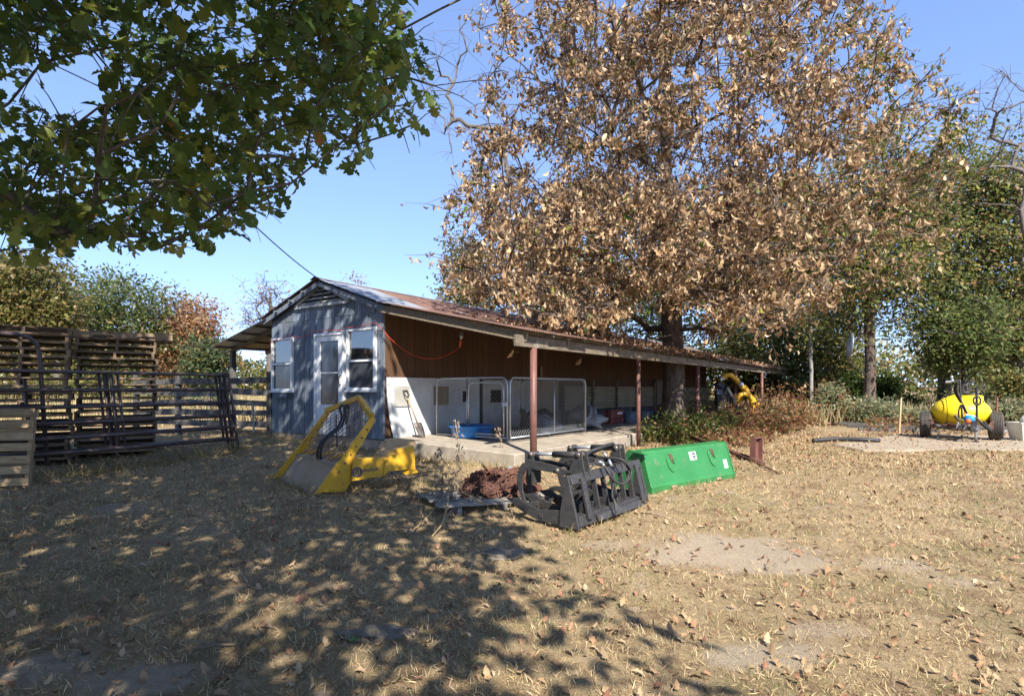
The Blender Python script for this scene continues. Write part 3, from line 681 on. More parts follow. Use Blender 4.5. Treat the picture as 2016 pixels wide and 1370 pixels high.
blob('dark_blanket', B(1.0, 4.0, .15), (.3, .35, .3), M['dark_room'], 12, 'dark cloth bundle behind the grey bedding in the kennel', 'blanket', .3)
blob('plastic_sack', B(1.5, 5.35, .12), (.42, .5, .30), M['clear_film'], 5, 'crumpled translucent plastic sack lying on the slab beyond the kennel', 'sack', .45)
blob('plastic_sack', B(1.2, 6.0, .16), (.3, .45, .34), M['clear_film'], 6, 'taller grey plastic sack leaning behind the crumpled one', 'sack', .4)
bs = thing('brick_stack', 'low stack of red bricks on the slab beyond the sacks', 'bricks', B(1.3, 7.35, -.04), A0)
bm = MB().box((0, 0, 0), (.10, .21, .06)).mesh('brick', M['brick'])
for i in range(6):
    for j in range(4):
        for k in range(2): inst('brick', bm, bs, (k * .13 + rnd.uniform(-.01, .01), j * .22 - .33 + rnd.uniform(-.01, .01), .035 + .064 * i), (0, 0, rnd.uniform(-.06, .06)))
inst('tag', MB().box((0, 0, 0), (.02, .3, .05)).mesh('tag', M['white_plastic']), bs, (.23, .05, .30))
def pot(x, y, label, r=.2, h=.3, m='grey_plastic'):
    p = B(x, y, -.07); t = thing('plant_pot', label, 'pot', p, 0, 'grey blue plant pots on the porch')
    prof = [(0, 0), (r * .72, 0)] + [(r * (.72 + .2 * i / 8) + (.008 if i % 2 else 0), h * .85 * i / 8) for i in range(1, 9)] + [(r, h * .87), (r, h), (r * .9, h), (r * .7, .05), (0, .04)]
    MB().lathe(prof, p, 22).build('pot_body', M[m], t, True)
M['blue_grey'] = mat('blue_grey', (0.17, 0.21, 0.26), (0.12, 0.15, 0.19), 6, .6, var=.1)
pot(1.55, 8.05, 'tapered blue grey plant pot next to the bricks', .23, .36, 'blue_grey'); pot(1.75, 8.75, 'second blue grey pot, behind the thin porch post', .23, .34, 'blue_grey'); pot(1.75, 9.5, 'blue grey pot half hidden by weeds near the tree trunk', .22, .33, 'blue_grey')

# ---- work lamp and its red cord strung over the gable
wl = thing('work_lamp', 'caged work lamp with orange handle hanging by its red cord from the porch roof', 'lamp', B(.5, 2.2, 2.0))
hp = B(.55, 2.45, 1.55)
lampP = at(905, 684, 11.4); lampT = at(909, 657, 11.4)
def sag(a, b, s, n=10):
    return [V(a).lerp(V(b), t / n) - V((0, 0, s * 4 * (t / n) * (1 - t / n))) for t in range(n + 1)]
path = [B(-3.62, -.10, 2.02)] + [B(-3.66, -.10, 1.9)] + sag(B(-2.85, -.11, 2.10), B(-2.05, -.11, 2.16), .07) + [B(-1.6, -.13, 2.15), B(-1.1, -.11, 2.13)] + sag(B(-1.0, -.11, 2.18), B(-.17, -.11, 2.21), .03, 5)
path2 = sag(B(-.05, -.11, 2.18), lampP, .42, 22)
path = [path[1], path[0]] + path[2:]
MB().tube(path + path2, .0065, 6).build('cord', M['red_cord'], wl, True)
d_ = (lampT - lampP).normalized()
MB().tube([lampP, lampP + d_ * .05, lampP + d_ * .13, lampP + d_ * .17], [.014, .022, .02, .016], 10).build('handle', M['orange_plastic'], wl, True)
q = lampP + d_ * .17
MB().lathe([(.0, 0), (.02, .0), (.032, .05), (.028, .09), (0, .11)], q, 12, d_).build('bulb', M['bulb'], wl, True)
cg = MB()
for k in range(6):
    a = k * math.pi / 3; s = d_.cross(V((1, 0, 0))).normalized(); u = d_.cross(s); e = s * math.cos(a) + u * math.sin(a)
    cg.tube([q + e * .02, q + e * .045 + d_ * .05, q + e * .03 + d_ * .12, q + d_ * .15], .0025, 4, False)
cg.tube([q + d_ * .15, q + d_ * .19 + V((.01, 0, 0)), q + d_ * .21], .003, 4); cg.build('cage', M['galv'], wl)

# ---- overhead service cable
cb = MB(); A_ = B(-1.8, -.15, 3.22); Bp = at(430, 420, 8.2)
pts = sag(A_, V((-4.6, 2.2, 6.6)), .5, 24); cb.tube(pts, .010, 6)
cb.tube([A_, A_ + V((.06, -.02, -.12)), A_ + V((.09, 0, -.35)), A_ + V((.02, .02, -.5))], .01, 6)
tag(cb.build('power_cable', M['rubber']), 'black overhead cable running from the barn gable into the oak', 'cable')

# ---- shovel leaning on the white panel
sv = thing('shovel', 'spade with a D handle leaning against the white panel', 'shovel', B(.38, .50, 0))
S0, S1 = B(.42, .62, .0), B(.10, .45, .93)
ax = (S1 - S0).normalized(); sd = D1.copy()
MB().tube([S0 + ax * .3, S0 + ax * .82], .017, 8).build('shaft', M['ply'], sv, True)
MB().tube([S0 + ax * .82 , S0 + ax * .88 + sd * .055, S0 + ax * .98 + sd * .055, S0 + ax * .98 - sd * .055, S0 + ax * .88 - sd * .055, S0 + ax * .82], .013, 6).build('handle', M['black_steel'], sv, True)
nrm = ax.cross(sd).normalized()
bl = MB(); W_ = .11; rows = [(.30, W_ * .95), (.22, W_), (.1, W_ * .9), (0, W_ * .55), (-.04, .02)]
for (h_, w_) in rows:
    for k in (-1, -.5, 0, .5, 1): bl.v.append(S0 + ax * h_ + sd * w_ * k - nrm * .03 * (1 - k * k))
for i in range(len(rows) - 1):
    for k in range(4): a = i * 5 + k; bl.f.append((a, a + 1, a + 6, a + 5))
bo = bl.build('blade', M['worn_steel'], sv, True); so_ = bo.modifiers.new('thick', 'SOLIDIFY'); so_.thickness = .005
MB().tube([S0 + ax * .2 - nrm * .02, S0 + ax * .31], [.012, .019], 8).build('socket', M['worn_steel'], sv, True)

# ---- yellow tree saw attachment
R0 = V((-2.41, 7.0, .15)); L0 = V((-3.36, 8.05, .18)); U = (R0 - L0); UW = U.length; U.normalize(); Wd = V((-U.y, U.x, 0))
saw = thing('tree_saw_attachment', 'yellow skid steer tree saw attachment with mesh guard standing in the yard', 'saw attachment', (R0 + L0) / 2)
def zp(x, y, s, ox, oy): return (ox + x / s, oy + y / s)
out = [(512, 1325), (620, 1300), (905, 1290), (975, 1170), (985, 985), (1030, 830), (1300, 372), (1290, 345), (1262, 322), (1225, 350), (870, 850), (770, 965)]
prof = []
for (x, y) in out:
    p = onplane(*zp(x, y, 6.523, 540, 770), R0, Wd); prof.append(((p - R0).dot(Wd), p.z))
PR = lambda k, z, u: R0 + Wd * k + V((0, 0, z - R0.z)) - U * (UW - u)          # u: 0 left plate .. UW right plate
for u in (0, UW):
    MB().prism([PR(k, z, u) for k, z in prof], U * .022).build('side_plate', M['yellow_paint'], saw, bevel=.003)
    for i in range(6):
        t = .30 + .105 * i; k0 = prof[8][0] * t + prof[2][0] * 0; z0 = .15 + (prof[8][1] - .15) * t
        bb = MB().lathe([(0, .02), (.014, .02), (.014, -.02), (0, -.02)], PR(k0 * .98 + .06, z0, u), 8, U); bb.build('bolt', M['worn_steel'], saw)
kT, zT = prof[8]; kP, zP = kT + .17, zT + .22
pk = PR(kP, zP, UW / 2)
for u in (0, UW):
    MB().bar(PR(kT - .01, zT, u), pk, .075, .06, up=Wd).build('guard_bar', M['yellow_paint'], saw, bevel=.004)
bd_ = V((Wd * (kT - prof[0][0] * 0) + V((0, 0, zT - .15)))).normalized()
# expanded mesh guard in the leaning plane
gm = MB(); Hh = 1.0
def GP(u, b):    # b 0 at the beam, 1 at the top corners, beyond to the peak
    k = .34 + (kT - .34) * b; z = .50 + (zT - .50) * b; return PR(k, z, u)
q = -1.6
while q < 2.8:
    for sg in (1, -1):
        seg = []
        for i in range(49):
            t = i / 48 * 1.55; u = (q + t * .85) if sg == 1 else (UW - q - t * .85)
            lim = 1 + .32 * (1 - abs(u - UW / 2) / (UW / 2))
            if 0.02 < u < UW - .02 and t < lim: seg.append(GP(u, t))
            elif len(seg) > 1: gm.tube(seg, .0055, 4, False); seg = []
            else: seg = []
        if len(seg) > 1: gm.tube(seg, .0055, 4, False)
    q += .135
gm.build('guard_mesh', M['rusty_wire'], saw)['kind'] = 'stuff'
# mounting plate leaning between the side plates, with its ledge
MP = [PR(.05, .17, .02), PR(.05, .17, UW - .02), PR(.30, .50, UW - .02), PR(.30, .50, .02)]
MB().prism(MP, Wd * .02).build('mount_plate', M['dusty_yellow'], saw)
MB().prism([PR(.285, .51, .0), PR(.285, .51, UW), PR(.60, .545, UW), PR(.60, .545, .0)], V((0, 0, .02))).build('ledge', M['dusty_yellow'], saw)
for k in range(4):
    u = .2 + k * (UW - .4) / 3
    MB().prism([PR(.32, .525, u), PR(.60, .56, u), PR(.60, .60, u), PR(.42, .575, u)], U * .02).build('rib', M['yellow_paint'], saw)
for u, s in ((0.03, 1),):
    MB().prism([PR(.34, .53, .04), PR(.50, .53, .04), PR(.45, .80, .04)], U * .015).build('gusset', M['yellow_paint'], saw)
# boom: box arm running back to the right, text on its side
A1 = PR(.40, .20, UW - .10); AD = (Wd * .93 + U * .36).normalized()
def arm_pt(px, py, off=0): return onplane(px, py, A1 + U * .0, AD)
def zz(x, y): return zp(x, y, 6.523, 540, 770)
top1, bot1 = arm_pt(*zz(1000, 850)), arm_pt(*zz(975, 1140)); top2, bot2 = arm_pt(*zz(1440, 845)), arm_pt(*zz(1410, 1065))
nA = AD.cross(V((0, 0, 1))).normalized()            # points towards the viewer's right
th = -nA * .26
MB().prism([bot1, bot2, top2, top1], th).build('boom', M['yellow_paint'], saw, bevel=.006).location -= V((0, 0, 0))
boomc = (bot1 + bot2 + top1 + top2) / 4
# hump and head housing
hump = [arm_pt(*zz(x, y)) + nA * .0 for x, y in ((1380, 1070), (1450, 1010), (1700, 985), (1690, 940), (1640, 850), (1580, 795), (1530, 778), (1480, 790), (1440, 850), (1400, 900))]
MB().prism(hump, nA * .30).build('head_cover', M['yellow_paint'], saw, bevel=.006)
back = [arm_pt(*zz(x, y)) - nA * .02 for x, y in ((1640, 985), (1800, 1000), (1778, 695), (1560, 740), (1520, 800))]
MB().prism(back, nA * .20).build('head_box', M['yellow_paint'], saw, bevel=.006)
foot = [arm_pt(*zz(x, y)) + nA * .12 for x, y in ((1625, 1030), (1660, 1050), (1810, 1015), (1790, 985), (1700, 990))]
MB().prism(foot, nA * .16).build('skid_foot', M['yellow_paint'], saw)
lidp = [(1295, 825), (1340, 790), (1440, 690), (1445, 660), (1408, 640), (1420, 625), (1560, 615), (1700, 622), (1790, 635), (1815, 660), (1760, 695), (1680, 700), (1560, 720), (1470, 770), (1390, 835)]
# dusty cover lid: an irregular plate, tilted
def lid_pt(x, y):
    Y = 8.75 - .55 * (y - 620) / 220 - .1 * (x - 1300) / 500; return at(*zz(x, y), Y)
MB().prism([lid_pt(x, y) for x, y in lidp], V((0.0, .0, .03))).build('cover_plate', M['dusty_cover'], saw, bevel=.003)
# hydraulic hoses over the guard and a silver cylinder rod
def zcurve(pts, Ys): return [at(*zz(x, y), Y) for (x, y), Y in zip(pts, Ys)]
def smooth(pts, n=5):
    P = [pts[0]] + list(pts) + [pts[-1]]; o = []
    for i in range(1, len(P) - 2):
        for k in range(n):
            t = k / n; p0, p1, p2, p3 = P[i - 1], P[i], P[i + 1], P[i + 2]
            o.append(0.5 * ((2 * p1) + (p2 - p0) * t + (2 * p0 - 5 * p1 + 4 * p2 - p3) * t * t + (3 * p1 - p0 - 3 * p2 + p3) * t ** 3))
    o.append(P[-2]); return o
for dx in (-6, 34):
    h_ = zcurve([(565 + dx, 870), (560 + dx, 780), (600 + dx, 660), (700 + dx, 560), (810 + dx, 470), (870 + dx, 340), (850 + dx * 1.5, 215), (880 + dx, 178), (915 + dx, 200), (905 + dx, 330), (885 + dx, 420)], [7.55, 7.5, 7.5, 7.6, 7.75, 7.9, 7.95, 8.05, 8.15, 8.12, 8.05])
    MB().tube(smooth(h_), .0165, 8).build('hose', M['rubber'], saw, True)
MB().tube([at(*zz(575, 865), 7.55), at(*zz(577, 830), 7.54)], .03, 8).build('hose_fitting', M['worn_steel'], saw)
MB().tube(zcurve([(920, 462), (1180, 362)], [8.1, 7.75]), .012, 8).build('rod', M['galv'], saw)
MB().tube(smooth(zcurve([(800, 300), (795, 420), (800, 540), (808, 720)], [8.2, 8.2, 8.15, 8.1])), .012, 6).build('strap', M['rubber'], saw)
# printed name and gear emblem on the boom
def text_mesh(name, body, m, size):
    cu = bpy.data.curves.new(name, 'FONT'); cu.body = body; cu.size = size; cu.extrude = .0008; cu.resolution_u = 3
    o = bpy.data.objects.new(name, cu); col.objects.link(o); dg_ = bpy.context.evaluated_depsgraph_get(); me = bpy.data.meshes.new_from_object(o.evaluated_get(dg_))
    bpy.data.objects.remove(o); bpy.data.curves.remove(cu); me.materials.clear(); me.materials.append(m); return me
tX = (bot2 - bot1); tX.z = 0; tX.normalize(); sgn = 1 if nA.y < 0 else -1; face = nA * sgn
def stick(me, nm, c, rz, parent, right, normal, roll=0.0):
    up = normal.cross(right).normalized(); Rm = Matrix((right, up, normal)).transposed().to_4x4()
    o = bpy.data.objects.new(nm, me); col.objects.link(o); o.parent = parent
    o.matrix_local = Matrix.Translation(c - root_of(parent).location) @ Rm @ Matrix.Rotation(roll, 4, 'Z')
    return o
lc = arm_pt(*zz(1052, 1020)) + face * .134; g_ = MB(); Rg = .062; GN = 13
for k in range(GN * 2):
    a, b = [2 * math.pi * (k + q) / (GN * 2) for q in (0, 1)]; r1 = Rg * (1.12 if k % 2 else .98)
    g_.add([(Rg * .72 * math.cos(a), Rg * .72 * math.sin(a), 0), (r1 * math.cos(a), r1 * math.sin(a), 0), (r1 * math.cos(b), r1 * math.sin(b), 0), (Rg * .72 * math.cos(b), Rg * .72 * math.sin(b), 0)], [(0, 1, 2, 3)])
for k in range(18):
    a, b = [.7 + 4.9 * (k + q) / 18 for q in (0, 1)]
    g_.add([(Rg * .3 * math.cos(a), Rg * .3 * math.sin(a), 0), (Rg * .5 * math.cos(a), Rg * .5 * math.sin(a), 0), (Rg * .5 * math.cos(b), Rg * .5 * math.sin(b), 0), (Rg * .3 * math.cos(b), Rg * .3 * math.sin(b), 0)], [(0, 1, 2, 3)])
stick(g_.mesh('gear_emblem', M['navy_print']), 'gear_emblem', lc, 0, saw, tX, face)
tm_ = text_mesh('lettering', 'TurboSaw', M['navy_print'], .070)
stick(tm_, 'lettering', arm_pt(*zz(1040, 1035)) + face * .136, 0, saw, tX, face, .10)

# ---- black grapple bucket
GL = V((.66, 5.66, .09)); GR = V((1.62, 6.75, .12)); GU = GR - GL; GW = GU.length; GU.normalize(); GF = V((-GU.y, GU.x, 0))
if GF.x > 0: GF = -GF
grp = thing('grapple_bucket', 'black steel grapple rake with two clamp arms and hydraulic hoses on the grass', 'grapple', (GL + GR) / 2)
def z2(x, y): return zp(x, y, 6.952, 1000, 860)
def GQ(f, z, u): return GL + GF * f + V((0, 0, z)) + GU * u
lean = .13
# frame: two end plates, top channel, bottom channel, ribs
for u in (0, GW):
    MB().prism([GQ(-.02, 0, u), GQ(.22, 0, u), GQ(.22, .12, u), GQ(.16, .42, u), GQ(.24, .50, u), GQ(.12, .53, u)], GU * .03).build('end_plate', M['black_steel'], grp, bevel=.003)
MB().prism([GQ(.10, .42, 0), GQ(.20, .40, 0), GQ(.22, .50, 0), GQ(.11, .53, 0)], V((0, 0, 0))).v
tb = MB(); tb.add([GQ(.07, .44, .016), GQ(.11, .53, .016), GQ(.21, .51, .016), GQ(.17, .42, .016), GQ(.07, .44, GW - .016), GQ(.11, .53, GW - .016), GQ(.21, .51, GW - .016), GQ(.17, .42, GW - .016)], [(0, 1, 2, 3), (7, 6, 5, 4), (0, 4, 5, 1), (1, 5, 6, 2), (2, 6, 7, 3), (3, 7, 4, 0)]).build('top_beam', M['black_steel'], grp, bevel=.004)
bb_ = MB(); bb_.add([GQ(-.02, .02, .016), GQ(.0, .13, .016), GQ(.10, .13, .016), GQ(.10, .0, .016), GQ(-.02, .02, GW - .016), GQ(.0, .13, GW - .016), GQ(.10, .13, GW - .016), GQ(.10, .0, GW - .016)], [(0, 1, 2, 3), (7, 6, 5, 4), (0, 4, 5, 1), (1, 5, 6, 2), (2, 6, 7, 3), (3, 7, 4, 0)]).build('bottom_beam', M['black_steel'], grp, bevel=.004)
for k in range(6):
    u = .27 + k * (GW - .54) / 5
    MB().prism([GQ(.02, .12, u), GQ(.085, .12, u), GQ(.145, .44, u), GQ(.09, .45, u)], GU * .022).build('rib', M['black_steel'], grp, bevel=.002)
for u in (.17, GW - .17):
    MB().bar(GQ(-.035, .08, u), GQ(.065, .49, u), .075, .03, up=GF).build('mount_channel', M['black_steel'], grp, bevel=.003)
MB().prism([GQ(-.05, .035, .30), GQ(-.05, .035, GW - .24), GQ(-.025, .10, GW - .24), GQ(-.025, .10, .30)], GF * -.016).build('mount_lip', M['black_steel'], grp)
# bottom tines
for k in range(6):
    u = .02 + k * (GW - .04) / 5
    MB().prism([GQ(.2, .0, u), GQ(.55, .02, u), GQ(.78, .09, u), GQ(.97, .19, u), GQ(.80, .22, u), GQ(.70, .17, u), GQ(.5, .13, u), GQ(.2, .16, u)], GU * .024).build('tine', M['black_steel'], grp, bevel=.003)
for f_, z_ in ((.48, .07), (.75, .12)):
    MB().bar(GQ(f_, z_, .0), GQ(f_, z_, GW), .05, .05).build('tine_brace', M['black_steel'], grp, bevel=.003)
# clamp arms: outline traced for the nearer one, each arm two plates
outer = [(880, 492), (650, 398), (430, 338), (290, 322), (195, 372), (140, 470), (125, 600), (150, 730), (205, 870), (262, 935), (345, 1032)]
inner = [(400, 1062), (300, 940), (235, 850), (205, 730), (198, 610), (210, 520), (245, 460), (310, 435), (400, 455), (600, 488), (760, 535)]
pl0 = GQ(0, 0, .22)
ca = [onplane(*z2(x, y), pl0, GF) for x, y in outer + inner]; caf = [((p - pl0).dot(GF), p.z - GL.z) for p in ca]
for u0 in (.22, .98):
    for du in (0, .16):
        arm = MB().prism([GQ(f_, z_, u0 + du) for f_, z_ in caf], GU * .02).build('clamp_arm', M['black_steel'], grp, bevel=.003)
    MB().bar(GQ(.62, .52, u0 + .01), GQ(.62, .52, u0 + .15), .2, .03, up=(0, 0, 1)).build('arm_web', M['black_steel'], grp)
    MB().bar(GQ(.78, .45, u0 + .01), GQ(.78, .45, u0 + .15), .03, .22).build('arm_web', M['black_steel'], grp)
    f_, z_ = caf[1]
    MB().lathe([(0, -.03), (.028, -.03), (.028, .22), (0, .22)], GQ(f_ - .03, z_ - .05, u0), 10, GU).build('pivot_pin', M['worn_steel'], grp, True)
    # upright lug and hydraulic cylinder
    for du in (.03, .13):
        MB().prism([GQ(.08, .48, u0 + du), GQ(.30, .48, u0 + du), GQ(.20, .74, u0 + du), GQ(.13, .74, u0 + du)], GU * .02).build('lug', M['black_steel'], grp)
    c0, c1 = GQ(.17, .705, u0 + .08), GQ(caf[3][0] + .0, caf[3][1] + .06, u0 + .08)
    MB().tube([c0, c0.lerp(c1, .56)], .036, 14).build('cylinder', M['black_steel'], grp, True)
    MB().tube([c0.lerp(c1, .55), c1], .017, 10).build('cylinder_rod', M['galv'], grp, True)
    for c_ in (c0, c1):
        MB().lathe([(0, -.07), (.03, -.07), (.03, .07), (0, .07)], c_, 12, GU).build('pin', M['worn_steel'], grp, True)
    for du in (.03, .13):
        MB().prism([GQ(caf[3][0] - .05, caf[3][1] - .03, u0 + du), GQ(caf[3][0] + .06, caf[3][1] - .06, u0 + du), GQ(caf[3][0] + .03, caf[3][1] + .09, u0 + du), GQ(caf[3][0] - .03, caf[3][1] + .09, u0 + du)], GU * .015).build('rod_lug', M['black_steel'], grp)
def gcurve(pts, Ys): return smooth([at(*z2(x, y), Y) for (x, y), Y in zip(pts, Ys)])
HO = [([(1040, 330), (1060, 260), (1130, 200), (1260, 150), (1380, 110), (1440, 95)], [6.3, 6.3, 6.35, 6.4, 6.5, 6.55], .021),
      ([(1050, 380), (1060, 290), (1150, 215), (1280, 165), (1460, 105)], [6.4, 6.4, 6.45, 6.5, 6.6], .018),
      ([(1180, 245), (1250, 270), (1400, 285), (1560, 310), (1650, 390), (1690, 480), (1660, 570), (1580, 640), (1490, 625), (1420, 560), (1370, 470), (1300, 360)], [6.35, 6.3, 6.25, 6.2, 6.2, 6.2, 6.15, 6.1, 6.08, 6.05, 6.05, 6.1], .013),
      ([(1210, 290), (1330, 285), (1500, 300), (1610, 370), (1660, 470), (1640, 560), (1560, 650), (1470, 600), (1450, 500)], [6.4, 6.35, 6.3, 6.25, 6.22, 6.2, 6.12, 6.1, 6.12], .013),
      ([(1000, 280), (1060, 340), (1130, 370), (1200, 345)], [6.2, 6.25, 6.25, 6.25], .012),
      ([(960, 240), (1020, 320), (1060, 420), (1110, 440), (1190, 370)], [6.2, 6.2, 6.2, 6.22, 6.25], .012),
      ([(1410, 320), (1470, 350), (1460, 400), (1400, 380)], [6.35, 6.35, 6.3, 6.3], .012),
      ([(1430, 470), (1440, 620), (1425, 800), (1460, 900), (1480, 1030)], [6.1, 6.08, 6.05, 6.02, 5.95], .012)]
for pts, Ys, r in HO: MB().tube(gcurve(pts, Ys), r, 8).build('hose', M['rubber'], grp, True)
for (a, b, y0, y1) in (((1230, 340), (1300, 350), 6.15, 6.15), ((1290, 350), (1330, 420), 6.1, 6.08), ((1380, 310), (1420, 400), 6.15, 6.12), ((1300, 200), (1350, 270), 6.45, 6.4)):
    MB().tube([at(*z2(*a), y0), at(*z2(*b), y1)], .015, 8).build('coupler', M['galv'], grp, True)
MB().box(at(*z2(1240, 330), 6.3), (.1, .08, .06)).build('valve_block', M['black_steel'], grp)
MB().prism([at(*z2(1435, 800), 6.03), at(*z2(1500, 930), 5.98), at(*z2(1590, 985), 5.99), at(*z2(1480, 1040), 5.95)], (0, .004, 0)).build('strap', M['rubber'], grp)

# ---- green loader bucket (its back towards the camera)
bD = V((1.776, 7.17, .13)); bC = V((3.25, 8.26, .15)); bU = bC - bD; bW = bU.length; bU.normalize(); bN = V((bU.y, -bU.x, 0))
bk = thing('loader_bucket', 'bright green tractor loader bucket with white stickers, back side facing out', 'bucket', (bD + bC) / 2)
def BQ(q, z, u): return bD - bN * q + V((0, 0, z)) + bU * u
bprof = [(0, 0), (0, .115), (.028, .14), (.145, .53), (.17, .555), (.34, .56), (.36, .54)]
sh = MB()
for (q, z) in bprof: sh.v += [BQ(q, z, 0), BQ(q, z, bW)]
for i in range(len(bprof) - 1): sh.f.append((2 * i, 2 * i + 1, 2 * i + 3, 2 * i + 2))
o = sh.build('shell', M['green_paint'], bk); md = o.modifiers.new('thick', 'SOLIDIFY'); md.thickness = .012; md.offset = -1
o = MB().prism([BQ(0, -.0, bW / 2), BQ(.78, .0, bW / 2), BQ(.78, .03, bW / 2), BQ(0, .02, bW / 2)], bU * bW).build('floor_plate', M['green_paint'], bk)
for u in (-.008, bW + .008):
    MB().prism([BQ(-.012, -.01, u), BQ(.8, -.01, u), BQ(.72, .14, u), BQ(.40, .56, u), (BQ(.17, .567, u)), BQ(.135, .54, u), BQ(.012, .145, u), BQ(-.012, .115, u)], bU * .016).build('end_plate', M['green_paint'], bk, bevel=.003)
def bface(u, t, off=.0):     # t 0 at the crease, 1 at the top
    q = .028 + .117 * t; z = .14 + .39 * t; return BQ(q, z, u) + bnorm * off
bslope = (BQ(.145, .53, 0) - BQ(.028, .14, 0)).normalized(); bnorm = bU.cross(bslope).normalized()
if bnorm.dot(bN) < 0: bnorm = -bnorm
for uc in (.50, 1.42):
    ov = [bface(uc + .085 * math.cos(a) * (1 if math.sin(a) > 0 else 1), .72 + .42 * math.sin(a) * (1 if math.sin(a) < 0 else .5), .008) for a in [2 * math.pi * k / 20 for k in range(20)]]
    hk = MB().prism(ov, bnorm * .012).build('hook_plate', M['green_paint'], bk, bevel=.002)
    MB().prism([bface(uc - .035, .9, .02), bface(uc + .03, .88, .02), bface(uc + .05, .60, .02), bface(uc + .0, .62, .02)], bnorm * .004).build('hook_slot', M['rust'], hk)
    MB().prism([bface(uc + .01, .73, .03), bface(uc + .06, .74, .045), bface(uc + .055, .60, .035), bface(uc + .02, .58, .028)], bnorm * .016).build('hook', M['green_paint'], hk)
for uc in (.42, 1.42):
    t_ = MB().prism([BQ(-.012, .10, uc - .05), BQ(-.012, .10, uc + .05), BQ(-.012, .07, uc + .05), BQ(-.012, .07, uc - .05)], bN * .02).build('pin_tab', M['dusty_yellow'], bk)
    MB().tube([BQ(-.03, .08, uc), BQ(-.035, .03, uc)], .012, 6).build('pin', M['rust'], t_)
def sticker(u0, u1, t0, t1, nm='sticker'):
    return MB().prism([bface(u0, t0, .0015), bface(u1, t0, .0015), bface(u1, t1, .0015), bface(u0, t1, .0015)], bnorm * .002).build(nm, M['white_plastic'], bk)
s1 = sticker(.92, 1.07, .60, .88)
for t0, t1 in ((.78, .84), (.68, .74), (.62, .66)):
    MB().prism([bface(.98, t0, .003), bface(1.055, t0, .003), bface(1.055, t1, .003), bface(.98, t1, .003)], bnorm * .002).build('sticker_print', M['ink'], s1)
s2 = sticker(1.66, 1.745, .16, .46); MB().prism([bface(1.70, .22, .003), bface(1.72, .22, .003), bface(1.72, .29, .003), bface(1.70, .29, .003)], bnorm * .002).build('sticker_print', M['red_cord'], s2)
MB().bar(BQ(.05, .53, -.03), BQ(.28, .55, -.03), .05, .006).build('end_tab', M['green_paint'], bk)

# ---- rusty heap of chain and plates on a grey pallet
def pallet_mesh(L, wd, ht, m, nm): return MB().box((0, 0, 0), (L, wd, ht)).mesh(nm, m)
pc = gp(-.28, 6.95, .0); pt = thing('wooden_pallet', 'low weathered grey pallet lying on the grass under the rusty chains', 'pallet', pc, .42)
for k in range(9):
    inst('deck_board', pallet_mesh(1.45, .085, .02, M['old_wood'], 'deck_board'), pt, (rnd.uniform(-.05, .05) - .05, -.45 + .112 * k, .062 + rnd.uniform(-.006, .006)), (rnd.gauss(0, .03), rnd.gauss(0, .012), rnd.uniform(-.03, .03)))
for k in range(3):
    inst('stringer', pallet_mesh(.05, 1.0, .09, M['old_wood'], 'stringer'), pt, (-.55 + .55 * k, 0, .004))
hc = pc + V((.12, .1, .07)); heap = thing('rusty_chain_heap', 'tangled heap of rusty chain links and bent steel plates on the grey pallet', 'chain heap', hc)
ch = MB(); r = random.Random(5)
def hz(x, y): return .30 * max(0, 1 - ((x - .0) / .47) ** 2 - (y / .38) ** 2) ** .6
for i in range(420):
    x = r.uniform(-.47, .47); y = r.uniform(-.4, .4); z = hz(x, y)
    if z <= 0: continue
    z *= r.uniform(.4, 1.05); c_ = hc + V((x, y, z)); d = V((r.gauss(0, 1), r.gauss(0, 1), r.gauss(0, .6))).normalized(); s = d.orthogonal().normalized()
    la, lb = .055, .028
    ch.tube([c_ + d * la * math.cos(a) + s * lb * math.sin(a) for a in [2 * math.pi * k / 8 for k in range(9)]], .008, 5, False)
ch.build('chain', M['rust'], heap)['kind'] = 'stuff'
for i in range(58):
    x = r.uniform(-.44, .44); y = r.uniform(-.36, .3); z = hz(x, y) * r.uniform(.5, 1.05) + .02; R_ = Matrix.Rotation(r.uniform(0, 6.3), 3, 'Z') @ Matrix.Rotation(r.gauss(0, .5), 3, 'X') @ Matrix.Rotation(r.gauss(0, .4), 3, 'Y')
    L_ = r.uniform(.10, .22); mb = MB(); c_ = hc + V((x, y, z))
    mb.box(c_, (L_, .012, .07), R_); mb.box(c_ + R_ @ V((L_ / 2, .03, 0)), (.012, .07, .07), R_)
    mb.build('steel_plate', M['rust'], heap)
for a, b in (((.08, -.05, .26), (.50, .05, .34)), ((.0, -.2, .12), (.48, -.25, .1)), ((.1, .05, .1), (.5, -.1, .2))):
    MB().bar(hc + V(a), hc + V(b), .012, .075, up=(0, -.3, 1)).build('steel_bar', M['rust'], heap)
for p in ((.14, -.12, .33), (.06, -.3, .17)):
    MB().box(hc + V(p), (.05, .012, .05)).build('tag', M['galv'], heap)
for i in range(26):
    a = hc + V((r.uniform(-.2, .5), r.uniform(-.35, .2), r.uniform(.02, .22))); b = a + V((r.uniform(-.3, .3), r.uniform(-.2, .2), r.uniform(-.1, .1)))
    MB().tube([a, a.lerp(b, .5) + V((0, 0, .05)), b], .005, 4, False).build('wire', M['rust'], heap)

